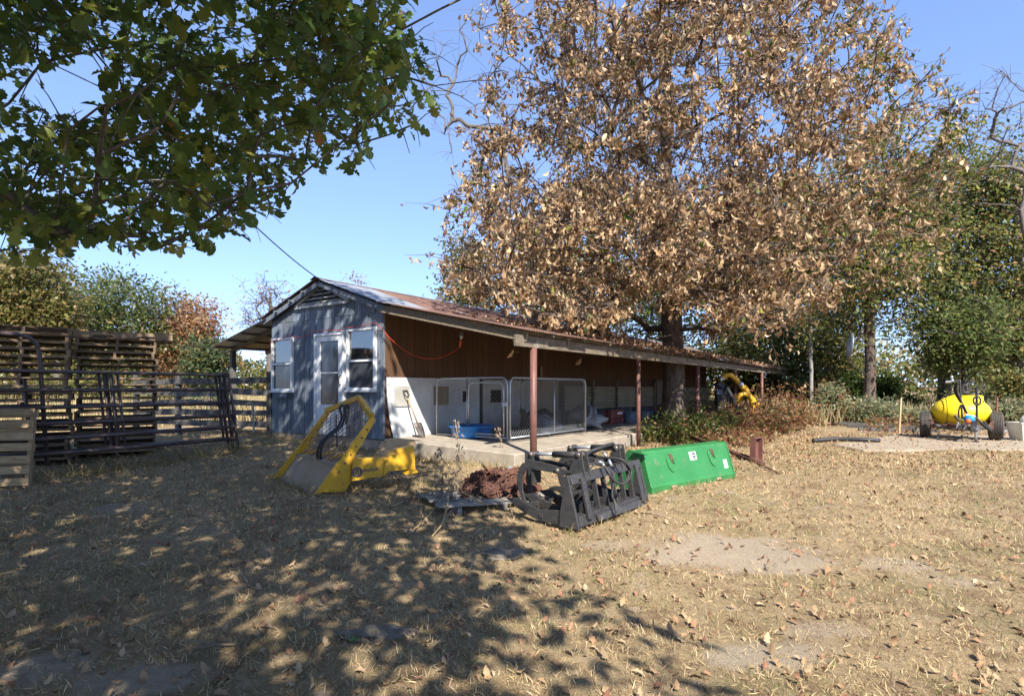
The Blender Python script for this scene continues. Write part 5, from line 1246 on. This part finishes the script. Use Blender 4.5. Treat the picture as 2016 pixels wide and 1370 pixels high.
Pi = []; 
for ci, c in enumerate(cl):
    iv = view_ok(c[None])[1][0]; k = int((25 if iv else 31) * (.6 + .8 * r.random())); ntw = 4
    ends = c + r.standard_normal((ntw, 3)) * np.array([.34, .34, .2]) * (.8 if iv else 1.5)
    for e in (ends[:3] if iv else ends[:1]): wood.tube([V(c), V((c + e) / 2) + V((0, 0, .02)), V(c + (e - c) * .8)], [.005, .004, .0025], 3, False)
    w_ = r.integers(0, ntw, k); t_ = .25 + .9 * r.random((k, 1)); Pi.append(c + (ends[w_] - c) * t_ + r.standard_normal((k, 3)) * (.06 if iv else .16))
wood.build('trunk', M['grey_bark'], ov, True)
Pi = np.concatenate(Pi); Y = np.maximum(Pi[:, 1], .05); inf = view_ok(Pi)[1]; keep = view_ok(Pi)[0] & shade_ok(Pi, 0) & ~(inf & (Pi[:, 1] < 3.0)) & (np.linalg.norm(Pi - np.array([0, 0, EYE]), axis=1) > 2.0); Pi = Pi[keep]; inf = inf[keep]
n_ = len(Pi); ax_ = rand_dirs(n_, r); ax_[:, 2] = ax_[:, 2] * .6 - .35; up_ = rand_dirs(n_, r) * .7 + np.array([0, 0, 1.0])
sz_ = np.where(inf, .135, .23) * (.65 + .6 * r.random(n_))
gpal = [((.14, .21, .05), 5), ((.205, .24, .055), 4), ((.11, .17, .055), 3), ((.29, .27, .065), 1.4), ((.36, .19, .06), .08)]
cz_ = pick_cols(n_, gpal, r)
score = np.where(inf, sz_ / np.maximum(Pi[:, 1], .5), 0); big = np.argsort(-score)[:300]; mask = np.ones(n_, bool); mask[big] = False
lo = np.array(tb2); m1 = mask & inf; m2 = mask & ~inf
v, f, c = join_fields([leaf_field(Pi[m] - lo, ax_[m], up_[m], sz_[m], cz_[m], TM[k]) for m, k in ((m1, 'OAK'), (m2, 'DIA'))])
o = link('crown', npmesh('crown', v, f, M['leaf'], c), ov); o['kind'] = 'stuff'
leaf_objects(big, Pi, ax_, up_, sz_, cz_, 'OAK', M['leaf'], ov)


# ---- trees behind, one by one
GRN = [((.12, .165, .05), 4), ((.165, .205, .065), 3), ((.22, .225, .08), 1.5), ((.06, .085, .028), 2), ((.26, .19, .09), .7)]
OLV = [((.22, .2, .065), 3), ((.15, .165, .045), 3), ((.32, .23, .09), 2), ((.08, .09, .03), 1.2), ((.38, .28, .14), 1)]
RST = [((.44, .26, .13), 3), ((.34, .175, .09), 3), ((.5, .34, .2), 2), ((.16, .15, .04), .6)]
YGR = [((.23, .235, .075), 3), ((.15, .18, .055), 3), ((.4, .32, .11), 1.3), ((.07, .095, .03), 2), ((.38, .22, .1), .8)]
CED = [((.05, .09, .02), 4), ((.09, .14, .025), 3), ((.03, .055, .016), 2)]
SAGE = [((.29, .31, .19), 3), ((.21, .25, .12), 3), ((.4, .33, .2), 2)]
def bt(name, label, px, Y, topy, halfw, boty, pal, seed, ncl=130, per=46, size=.17, cr=.55, r_base=.2, group=None, **kw):
    X = (px - CX) * Y / F; base = gp(X, Y); ztop = EYE + (HY - topy) * Y / F; zb = EYE + (HY - boty) * Y / F; hw = halfw * Y / F
    cz = (ztop + zb) / 2; return tree(name, label, base, ztop, (X, Y, cz, hw, hw * .85, (ztop - zb) / 2), ncl, per, size, pal, r_base, seed, group, cr, **kw)
bt('oak_tree', 'brownish green tree at the left edge behind the pallets', 35, 26, 500, 95, 720, OLV, 1, 170, 60, .17, .5)
bt('elm_tree', 'broad feathery green tree behind the right pallet stack', 235, 32, 545, 125, 740, GRN, 2, 170, 58, .16, .6, r_base=.22, wig=.1)
bt('cedar_tree', 'slim dark tree rising between the brownish and the feathery green tree', 112, 40, 522, 40, 700, GRN, 3, 50, 44, .2, .5)
bt('oak_tree', 'rust brown tree between the feathery green tree and the barn', 372, 33, 590, 72, 790, RST, 4, 120, 52, .16, .5)
bt('shrub', 'small grey green young tree beside the plank fence', 412, 17, 652, 36, 770, [((.10, .14, .06), 3), ((.15, .18, .09), 2), ((.3, .22, .05), .3)], 5, 46, 44, .10, .24, r_base=.05, cat='shrub')
bt('bare_tree', 'nearly leafless tree standing beyond the barn roof on the left', 530, 42, 545, 62, 690, RST, 6, 150, 5, .13, .5, r_base=.2, rmin=.016, twigs=5, wig=.12)
bt('oak_tree', 'rusty tree top just showing above the barn ridge', 715, 48, 550, 34, 720, RST, 7, 60, 30, .17, .5)
bt('elm_tree', 'olive tree above the barn roof, left of the brown oak', 930, 33, 470, 62, 700, OLV, 8, 110, 54, .16, .5)
bt('elm_tree', 'green tree behind the left half of the brown oak', 1105, 34, 440, 125, 720, YGR, 9, 150, 52, .18, .6)
bt('elm_tree', 'green tree directly behind the brown oak trunk', 1300, 38, 330, 130, 730, GRN, 10, 150, 52, .19, .65)
bt('elm_tree', 'tall green tree behind the right half of the brown oak', 1530, 31, 330, 140, 740, GRN, 11, 190, 52, .17, .6)
bt('oak_tree', 'yellow green tree in the thicket behind the far porch end', 1440, 33, 560, 90, 800, YGR, 12, 110, 54, .16, .55)
bt('elm_tree', 'dense green tree right of the far porch end', 1600, 28, 590, 90, 805, YGR, 13, 120, 54, .15, .5)
d_t = bt('oak_tree', 'green tree with a dark trunk carrying the dish', 1712, 22, 270, 150, 690, YGR, 14, 230, 54, .13, .45, r_base=.19, bark='bark')
bt('elm_tree', 'tall green tree at the right above the sprayer', 1860, 27, 250, 140, 745, YGR, 15, 230, 56, .15, .5, r_base=.25)
bt('elm_tree', 'dark green tree at the right edge of the view', 2005, 24, 235, 110, 790, YGR, 16, 220, 58, .14, .45, r_base=.25)
bt('oak_tree', 'low bright yellow green tree behind the sprayer tank', 1955, 34, 610, 60, 765, YGR, 17, 90, 50, .15, .5)
bt('elm_tree', 'leaning tree with a bare stem just above the sprayer tank', 1895, 21, 560, 75, 740, GRN, 18, 90, 50, .12, .4, r_base=.14, lean=(.3, 0))
tw_ = np.array([tuple(at(px, py, 19 + .6 * math.sin(px + py))) for px, py in ((1972, 140), (1978, 150), (1965, 175), (1958, 235), (1985, 250), (1995, 210), (2010, 240), (1940, 215), (1950, 270), (1968, 300), (2000, 300), (2020, 280), (1925, 260), (1990, 160), (2008, 330), (2030, 200), (1945, 330), (1935, 400), (2025, 350), (1975, 215))])
tree('bare_tree', 'dead tree with bare grey limbs at the right edge', gp(at(2075, 0, 19).x, 19), 0, (at(2010, 420, 19).x, 19, at(2010, 420, 19).z - .6, .4, .4, 1.2), 0, 0, .1, RST, .07, 19, clumps=tw_, rmin=.012, twigs=5, wig=.04, sprigs=True)
tw_ = np.array([tuple(at(px, py, 20.5 + .5 * math.sin(px))) for px, py in ((905, 235), (880, 190), (868, 150), (860, 120), (872, 90), (850, 180), (842, 130), (880, 250), (862, 225), (900, 130), (905, 60), (930, 20), (890, 300), (920, 100), (848, 205), (875, 265))])
tree('bare_tree', 'bare twiggy tree whose thin branches reach out left of the brown oak', gp(1.6, 21), 0, (at(985, 300, 21).x, 21, at(985, 300, 21).z, .5, .5, 1.5), 0, 0, .1, RST, .075, 20, clumps=tw_, rmin=.009, twigs=5, wig=.18, sprigs=True)
bt('sapling', 'thin pale stemmed sapling right of the last porch post', 1597, 22, 600, 22, 700, YGR, 21, 16, 24, .12, .3, r_base=.07, bark='old_wood')
# bushes
for k, (px, Y, ty, hw, by, pal, lab, sz) in enumerate((
    (1672, 24, 735, 24, 800, CED, 'bright green cedar bush left of the dark trunk', .09), (1742, 25, 738, 22, 790, CED, 'bright green cedar bush right of the dark trunk', .09), (1790, 24, 782, 18, 830, CED, 'small dark green bush behind the wooden stake', .09),
    (1640, 21, 770, 30, 835, SAGE, 'pale sage bush beside the sapling', .09), (1730, 19.5, 790, 36, 845, SAGE, 'pale sage weed bush behind the timbers', .09), (1812, 19, 812, 26, 850, SAGE, 'sage weed bush left of the sprayer', .09), (1985, 20, 790, 40, 840, SAGE, 'sage bush behind the beige tote', .09),
    (1930, 24, 770, 36, 815, SAGE, 'pale sage bush behind the sprayer tank', .10), (2010, 22, 735, 36, 800, YGR, 'yellowish bush at the right edge behind the tote', .11), (1560, 26, 745, 40, 820, GRN, 'dark bush beyond the last porch post', .11), (1480, 27, 730, 50, 815, GRN, 'dark bush seen under the porch roof end', .12),
    (330, 24, 760, 40, 830, OLV, 'brown green bush behind the gates', .11), (420, 22, 765, 34, 815, SAGE, 'grey green bush behind the plank fence', .1), (60, 22, 740, 60, 840, OLV, 'olive bush behind the left pallet stack', .11), (200, 25, 735, 60, 830, YGR, 'yellow green bush behind the right pallet stack', .12))):
    bt('shrub', lab, px, Y, ty, hw, by, pal, 40 + k, 40, 60, sz, .22, r_base=.04, cat='bush', twigs=2)

# far tree line and tall field grass: masses
def mass(name, label, boxes, n, size, pal, seed, m='leaf', tall=0.0, tm='DIA'):
    r = np.random.default_rng(seed); P = []
    for (x0, x1, y0, y1, h0, h1, k) in boxes:
        q = int(n * k); x = r.uniform(x0, x1, q); y = r.uniform(y0, y1, q); hh = h0 + (h1 - h0) * (.5 + .5 * np.sin(x * .35 + y * .1) * np.cos(x * .13 + 2))
        z = gz(x, y) + hh * r.random(q) ** .8; P.append(np.stack([x, y, z], 1))
    P = np.concatenate(P); k = len(P); ax = rand_dirs(k, r); up = rand_dirs(k, r) + np.array([0, 0, .8])
    if tall: ax = rand_dirs(k, r) * .35; ax[:, 2] = 1; up = rand_dirs(k, r)
    v, f, c = leaf_field(P, ax, up, size * (.6 + .8 * r.random(k)), pick_cols(k, pal, r), TM[tm])
    return tag(link(name, npmesh(name, v, f, M[m], c)), label, None, None, 'stuff')
mass('far_woods', 'distant band of autumn woodland beyond the field', [(-75, 90, 75, 92, 4.5, 9, 1), (-120, -40, 60, 75, 4, 8, .5)], 26000, .75, OLV + YGR, 31)
DRY = [((.48, .39, .21), 3), ((.37, .28, .15), 3), ((.3, .3, .14), 1.5), ((.36, .25, .15), 1)]
tg = [(.15, .012), (.5, .018), (1, .002)]
TM['STALK'] = leaf_template([(0, .024), (1, .003)], .3, .5)
mass('field_grass', 'tall dry grass in the field beyond the yard', [(9, 26, 19.5, 36, .05, .25, 1), (-26, -7, 16, 34, .05, .2, .7), (12, 40, 36, 60, .05, .3, .5)], 20000, .62, DRY, 32, 'blade', 1, 'STALK')
# weed thicket along the porch: reddish dry stalks with leaves, green vine at the oak's foot
def along(y0, y1, x0, x1, n, r): 
    y = r.uniform(y0, y1, n); x = r.uniform(x0, x1, n)
    P = np.stack([C0.x + x * cA - y * sA, C0.y + x * sA + y * cA], 1); return P
def thicket(name, label, y0, y1, x0, x1, nst, hmin, hmax, pal, seed, leaf=.11, lpk=14, stalk=(.22, .12, .07)):
    r = np.random.default_rng(seed); XY = along(y0, y1, x0, x1, nst, r); pr = []; L = []; A = []; 
    h = r.uniform(hmin, hmax, nst); z = gz(XY[:, 0], XY[:, 1]); b = np.stack([XY[:, 0], XY[:, 1], z], 1); d = rand_dirs(nst, r) * .28; d[:, 2] = 1
    pr.append(leaf_field(b, d, rand_dirs(nst, r), h, np.tile(np.array(stalk), (nst, 1)) * (.7 + .6 * r.random((nst, 1))), leaf_template([(0, .006), (.5, .006), (1, .002)], .5, .4)))
    k = nst * lpk; w = np.repeat(np.arange(nst), lpk); t = .2 + .85 * r.random((k, 1)); dn = d / np.linalg.norm(d, axis=1, keepdims=True)
    P = b[w] + dn[w] * h[w][:, None] * t + r.standard_normal((k, 3)) * .07
    P[:, 2] = np.maximum(P[:, 2], gz(P[:, 0], P[:, 1]) + .02)
    ax = rand_dirs(k, r); ax[:, 2] -= .3; pr.append(leaf_field(P, ax, rand_dirs(k, r), leaf * (.6 + .8 * r.random(k)), pick_cols(k, pal, r), TM['DIA']))
    v, f, c = join_fields(pr); return tag(link(name, npmesh(name, v, f, M['leaf'], c)), label, None, None, 'stuff')
VINE = [((.11, .16, .035), 3), ((.18, .2, .055), 3), ((.3, .22, .09), 2), ((.06, .09, .025), 2), ((.26, .13, .07), 1)]
REDW = [((.27, .12, .06), 3), ((.34, .2, .10), 3), ((.2, .08, .05), 2), ((.17, .19, .05), 1.8), ((.4, .3, .16), 1.5)]
thicket('vine_undergrowth', 'green vines and weeds around the foot of the brown oak', 5.0, 10.2, 2.9, 4.3, 230, .2, .75, VINE, 51, .10, 16)
thicket('vine_undergrowth', 'green creeper climbing between the oak trunk and the porch post', 8.7, 9.6, 2.6, 3.3, 60, .5, 1.5, VINE, 52, .09, 18)
thicket('dry_undergrowth', 'reddish dry weeds along the far half of the porch', 9.5, 16, 3.4, 5.6, 300, .3, .95, REDW, 53, .12, 13)
thicket('dry_undergrowth', 'tall reddish weeds around the last porch posts', 15.5, 24, 2.6, 6.5, 330, .5, 1.7, REDW, 57, .12, 13)
thicket('dry_undergrowth', 'low dry weeds and leaves in front of the oak', 5.0, 13, 4.2, 5.4, 220, .06, .3, REDW, 54, .10, 10)
thicket('dry_undergrowth', 'dry weeds by the timbers left of the sprayer', 10.5, 16.5, 7.2, 9.6, 130, .15, .6, REDW, 56, .08, 9)

# dish on the dark trunk
ds = thing('satellite_dish', 'grey satellite dish seen nearly edge on, mounted by the dark trunk', 'dish', at(1668, 682, 21))
dc = at(1667, 682, 21); dn = V((.93, -.36, -.12)).normalized(); prof_ = [(0, .0), (.2, .02), (.38, .06), (.52, .11), (.52, .125), (.36, .075), (0, .02)]
MB().lathe(prof_, dc, 26, dn).build('reflector', M['galv'], ds, True)
MB().tube([dc + V((0, 0, -.5)), at(1700, 735, 21.6), at(1708, 742, 22)], .02, 6).build('mount_arm', M['black_steel'], ds)
MB().tube([dc + V((0, 0, -.48)), dc + dn * .5], .012, 6).build('feed_arm', M['galv'], ds)

# ---- dead grass over the yard
r = np.random.default_rng(99); nb_ = 300000
Yb = 2.2 + 12.8 * r.random(nb_) ** 1.15; Xb = (r.random(nb_) * 2 - 1) * (Yb * 1.02 + .8)
clump = np.sin(9 * Xb + 4 * np.sin(5 * Yb)) * np.sin(8 * Yb + 3 * np.sin(6 * Xb)); dens = (1 - .93 * bare(Xb, Yb)) * (.4 + .6 * (clump > -.1))
# nothing grows through the slab, the pad and the shed
lx = (Xb - C0.x) * cA + (Yb - C0.y) * sA; ly = -(Xb - C0.x) * sA + (Yb - C0.y) * cA
inside = (lx > -3.75) & (lx < 3.08) & (ly > -.02); onpad = inpoly(Xb, Yb, np.array(PD))
k = (r.random(nb_) < dens) & ~inside & ~onpad; Xb, Yb = Xb[k], Yb[k]; nb_ = len(Xb)
gpatch = np.sin(1.7 * Xb + .6) * np.sin(1.3 * Yb + 2.1) + .4 * np.sin(5 * Xb) * np.sin(4 * Yb)
pg = np.where(gpatch > .55, .30, .05); isg = r.random(nb_) < pg
cb_ = pick_cols(nb_, [((.53, .405, .225), 4), ((.44, .325, .175), 4), ((.6, .485, .3), 2.2), ((.27, .185, .10), 2)], r)
bp = np.sin(3.1 * Xb + 2 * np.sin(1.9 * Yb)) * np.sin(2.7 * Yb + 1.5 * np.sin(2.3 * Xb + 1)) + .6 * r.standard_normal(nb_)
dk = bp > .75; cb_[dk] = pick_cols(int(dk.sum()), [((.25, .165, .095), 2), ((.33, .24, .15), 2), ((.17, .12, .08), 1)], r)
cb_[isg] = pick_cols(int(isg.sum()), [((.14, .17, .05), 2), ((.22, .22, .08), 2), ((.09, .13, .04), 1)], r)
sc_ = np.clip(Yb / 4.5, .8, 2.2); Lb = (.024 + .042 * r.random(nb_) ** 2) * (1 + .35 * (sc_ - 1)); 
db = rand_dirs(nb_, r); db[:, 2] = np.abs(db[:, 2]) * .9 + .12 + .5 * (r.random(nb_) < .15)
TM['BLADE'] = leaf_template([(0, .042), (.5, .037), (1, .003)], .0, .9)
v, f, c = leaf_field(np.stack([Xb, Yb, gz(Xb, Yb) + .002], 1), db, rand_dirs(nb_, r), Lb, cb_, TM['BLADE'])
# each blade: keep the two outer rails only (cheap quads)
nv = len(TM['BLADE'][0]); sel = np.array([0, 2, 3, 5, 6, 8]); vv = v.reshape(nb_, nv, 3)[:, sel]; cc2 = c.reshape(nb_, nv, 3)[:, sel]
mid_ = vv.mean(2, keepdims=True) if False else None
ff = np.array([(0, 1, 3, 2), (2, 3, 5, 4)])[None] + (np.arange(nb_) * 6)[:, None, None]
tag(link('grass', npmesh('grass', vv.reshape(-1, 3), ff.reshape(-1, 4), M['blade'], cc2.reshape(-1, 3))), 'short dead straw coloured grass over the yard', None, None, 'stuff')
# taller tufts at the feet of things
def tufts(name, label, spots, seed):
    r = np.random.default_rng(seed); P = []; H = []
    for (x, y, rad, n, h) in spots:
        q = r.standard_normal((n, 2)) * rad + (x, y); P.append(q); H.append(np.full(n, h))
    P = np.concatenate(P); H = np.concatenate(H); n = len(P); d = rand_dirs(n, r) * .8; d[:, 2] = np.abs(d[:, 2]) + .35
    v, f, c = leaf_field(np.stack([P[:, 0], P[:, 1], gz(P[:, 0], P[:, 1])], 1), d, rand_dirs(n, r), H * (.5 + r.random(n)), pick_cols(n, [((.42, .32, .17), 3), ((.3, .21, .1), 2), ((.16, .19, .06), 1.2)], r), leaf_template([(0, .018), (.5, .018), (1, .002)], .2, 1.0))
    return tag(link(name, npmesh(name, v, f, M['blade'], c)), label, None, None, 'stuff')
sp_ = []
for m in np.linspace(0, 3.6, 12): p = gB + gD * m; sp_.append((p.x, p.y, .12, 60, .2))
for u in np.linspace(0, 1, 6): p = L0.lerp(R0, u); sp_.append((p.x, p.y, .1, 60, .12)); p = GL.lerp(GR, u); sp_.append((p.x, p.y, .07, 45, .10)); p = bD.lerp(bC, u); sp_.append((p.x + .05, p.y - .05, .08, 40, .09))
for u in np.linspace(0, 3.0, 10): p = B(u, -.08); sp_.append((p.x, p.y, .12, 70, .16)); p = B(3.15, .2 + u); sp_.append((p.x, p.y, .1, 70, .15)); p = B(-u - .3, -.15); sp_.append((p.x, p.y, .15, 45, .12))
for u in np.linspace(0, 1, 8): p = PR(.4 + 1.2 * u, .2, UW - .1 + .25 * u); sp_.append((p.x, p.y, .1, 60, .10))
tufts('grass_tufts', 'taller dry grass at the feet of the gates, attachments and slab', sp_, 61)
# fallen leaves: litter mass, then the largest ones singly
def leaf_litter(P, r, size, pal, lift=.012):
    n = len(P); ax = rand_dirs(n, r); ax[:, 2] = ax[:, 2] * .16 + .03; up = rand_dirs(n, r) * .4; up[:, 2] += 1
    flip = r.random(n) < .4; up[flip, 2] *= -1
    return ax, up, size * (.55 + .75 * r.random(n)), pick_cols(n, pal, r)
LIT = [((.32, .20, .11), 4), ((.36, .25, .15), 2.5), ((.24, .13, .075), 3.5), ((.40, .30, .2), .4), ((.28, .13, .08), 1.2)]
r = np.random.default_rng(123); nl = 3400; Yl = 2.3 + 9.2 * r.random(nl) ** 1.1; Xl = (r.random(nl) * 2 - 1) * (Yl * .98 + .5)
n2 = 7000; Y2 = r.uniform(8.8, 17, n2); X2_ = r.uniform(1.5, 15.5, n2); Xl = np.concatenate([Xl, X2_]); Yl = np.concatenate([Yl, Y2])
n3 = 2600; q = along(3.5, 20, 3.1, 6.2, n3, r); Xl = np.concatenate([Xl, q[:, 0]]); Yl = np.concatenate([Yl, q[:, 1]])
lx = (Xl - C0.x) * cA + (Yl - C0.y) * sA; ly = -(Xl - C0.x) * sA + (Yl - C0.y) * cA
onpad = inpoly(Xl, Yl, np.array(PD)); k = ~((lx > -3.75) & (lx < 3.1) & (ly > -.05)) & ~(onpad & (r.random(len(Xl)) < .5)); Xl, Yl, onpad = Xl[k], Yl[k], onpad[k]
Zl = np.where(onpad, zt + .012, gz(Xl, Yl) + .02); Pl = np.stack([Xl, Yl, Zl], 1)
ax_, up_, sz_, cz_ = leaf_litter(Pl, r, .064, LIT)
ix = CX + Xl / Yl * F; iy = HY - (Zl - EYE) / Yl * F; vis = (ix > 5) & (ix < 2010) & (iy < 1366); score = np.where(vis, sz_ / Yl, 0); big = np.argsort(-score)[:300]; mask = np.ones(len(Pl), bool); mask[big] = False
nearl = Pl[:, 1] < 8; mA = mask & (r.random(len(Pl)) < .5) & nearl; mB_ = mask & ~mA & nearl; mC = mask & ~nearl
v, f, c = join_fields([leaf_field(Pl[m], ax_[m], up_[m], sz_[m], cz_[m], TM[k]) for m, k in ((mA, 'OAKC'), (mB_, 'CRL'), (mC, 'LIT'))])
tag(link('leaf_litter', npmesh('leaf_litter', v, f, M['litter'], c)), 'scattered small brown leaves over the yard and the pad', None, None, 'stuff')
for o in leaf_objects(big[:150], Pl, ax_, up_, sz_ * 1.05, cz_, 'CRL', M['litter'], None, 'fallen_leaf'): tag(o, 'curled brown oak leaf lying on the dead grass close to the camera', 'leaf', 'fallen oak leaves close by')
for o in leaf_objects(big[150:], Pl, ax_, up_, sz_ * 1.05, cz_, 'OAKC', M['litter'], None, 'fallen_leaf'): tag(o, 'flat lobed brown oak leaf lying on the dead grass close to the camera', 'leaf', 'fallen flat oak leaves close by')
# leaves lying on the porch roof
nr = 13000; yr = np.concatenate([r.uniform(4.0, 25.5, 8000), r.normal(8.5, 2.4, 5000)]); xr = r.random(nr) ** .8 * 3.4; k = (yr > 2.2) & (yr < 25.6); yr, xr = yr[k], xr[k]
zr = 2.60 - .215 * xr + .012 + .03 * r.random(len(xr)); Pr = np.stack([C0.x + xr * cA - yr * sA, C0.y + xr * sA + yr * cA, C0.z + zr], 1)
ax_, up_, sz_, cz_ = leaf_litter(Pr, r, .13, LIT); v, f, c = leaf_field(Pr, ax_, up_, sz_, cz_, TM['LIT'])
tag(link('roof_leaf_litter', npmesh('roof_leaf_litter', v, f, M['litter'], c)), 'drift of dry brown leaves lying on the porch roof', None, None, 'stuff')
# fallen twigs on the roof
tw = MB()
for k in range(70):
    y = rnd.gauss(6.5, 1.5); x = rnd.uniform(.3, 2.8); a = B(x, y, 2.63 - .215 * x); b = a + V((rnd.uniform(-.9, .9), rnd.uniform(-.6, .6), rnd.uniform(.05, .5)))
    tw.tube([a, a.lerp(b, .5) + V((rnd.gauss(0, .06), 0, .08)), b], [.012, .008, .004], 4, False)
tag(tw.build('roof_twigs', M['twig']), 'dead twigs lying among the leaves on the porch roof', None, None, 'stuff')

# ---- stones, a green seedling, dead weed by the pallet, sticks
def stone(px, py, rx, ry, h, label, seed):
    x, y = gpx(px, py); return blob('field_stone', gp(x, y, .0), (rx, ry, h), M['rock'], seed, label, 'stone', .5)
stone(745, 1248, .22, .10, .035, 'flat pale stone sunk in the grass near the green seedling', 1); stone(990, 1092, .22, .12, .04, 'low grey stone in the dappled shade right of centre', 2); stone(1170, 818, .02, .02, .02, 'pebble on the slab', 9) if False else None
x, y = gpx(698, 1265); sd_ = thing('seedling', 'small bright green weed beside the flat pale stone', 'weed', gp(x, y))
for k in range(6):
    a = k * 1.05; b = gp(x, y, .005); e = b + V((.042 * math.cos(a), .042 * math.sin(a), .02)); s = V((-math.sin(a), math.cos(a), 0)) * .012
    MB().add([b, b.lerp(e, .55) + s, e, b.lerp(e, .55) - s], [(0, 1, 2), (0, 2, 3)]).build('leaf', M['seed_green'] if 'seed_green' in M else M.setdefault('seed_green', mat('seed_green', (.12, .2, .04), (.09, .16, .03), 5, .5)), sd_)
dw = thing('dead_weed', 'dead branching weed with shrivelled leaves sprawled before the grey pallet', 'weed', gp(-.62, 6.3))
def dpath(pts, r, Y0):
    o = []
    for (a, b, dz) in pts:
        xx, yy = gpx(a, b); o.append(V((xx, yy, float(gz(xx, yy)) + dz)))
    MB().tube(smooth(o), r, 5).build('stem', M['straw'], dw, True); return o
stems = [dpath(p, q, 0) for p, q in (([(810, 985, .06), (850, 990, .14), (900, 1000, .2), (960, 1008, .08)], .011), ([(885, 998, .16), (873, 1040, .08), (850, 1060, .02)], .009), ([(880, 1000, .15), (870, 985, .35), (868, 960, .55)], .006), ([(890, 1000, .15), (900, 975, .4), (905, 960, .6)], .006), ([(810, 985, .05), (770, 1000, .03), (735, 985, .04)], .006), ([(870, 1000, .12), (840, 1030, .06), (800, 1060, .03)], .005), ([(905, 930, .05), (902, 935, .5), (896, 935, .85)], .006), ([(985, 905, .02), (984, 910, .45), (980, 912, .62)], .006))]
r2 = random.Random(8); dl = MB()
for st in stems:
    for _ in range(34):
        i = r2.randrange(len(st) - 1); p = st[i].lerp(st[i + 1], r2.random()) + V((r2.gauss(0, .03), r2.gauss(0, .03), r2.gauss(0, .05))); p.z = max(p.z, float(gz(p.x, p.y)) + .01)
        d = V((r2.gauss(0, .5), r2.gauss(0, .5), -1)).normalized(); s = d.orthogonal().normalized() * .018; L_ = r2.uniform(.05, .10)
        dl.add([p, p + d * L_ * .5 + s, p + d * L_, p + d * L_ * .5 - s], [(0, 1, 2), (0, 2, 3)])
dl.build('shrivelled_leaves', M['twig'], dw)['kind'] = 'stuff'
for k, (a, b, lab) in enumerate((((375, 1285), (470, 1275), 'short dead stick on the shaded ground near the camera'), ((1260, 1013), (1310, 1020), 'pale wood chip lying on the grass beside the grapple'), ((120, 1265), (30, 1275), 'thin grey stick at the lower left edge'))):
    A_, B_ = V((*gpx(*a), 0)), V((*gpx(*b), 0)); A_.z = float(gz(A_.x, A_.y)) + .02; B_.z = float(gz(B_.x, B_.y)) + .02
    tag(MB().tube([A_, A_.lerp(B_, .5) + V((0, .01, .01)), B_], [.008, .010, .005], 6).build('stick', M['twig'], None, True), lab, 'stick')
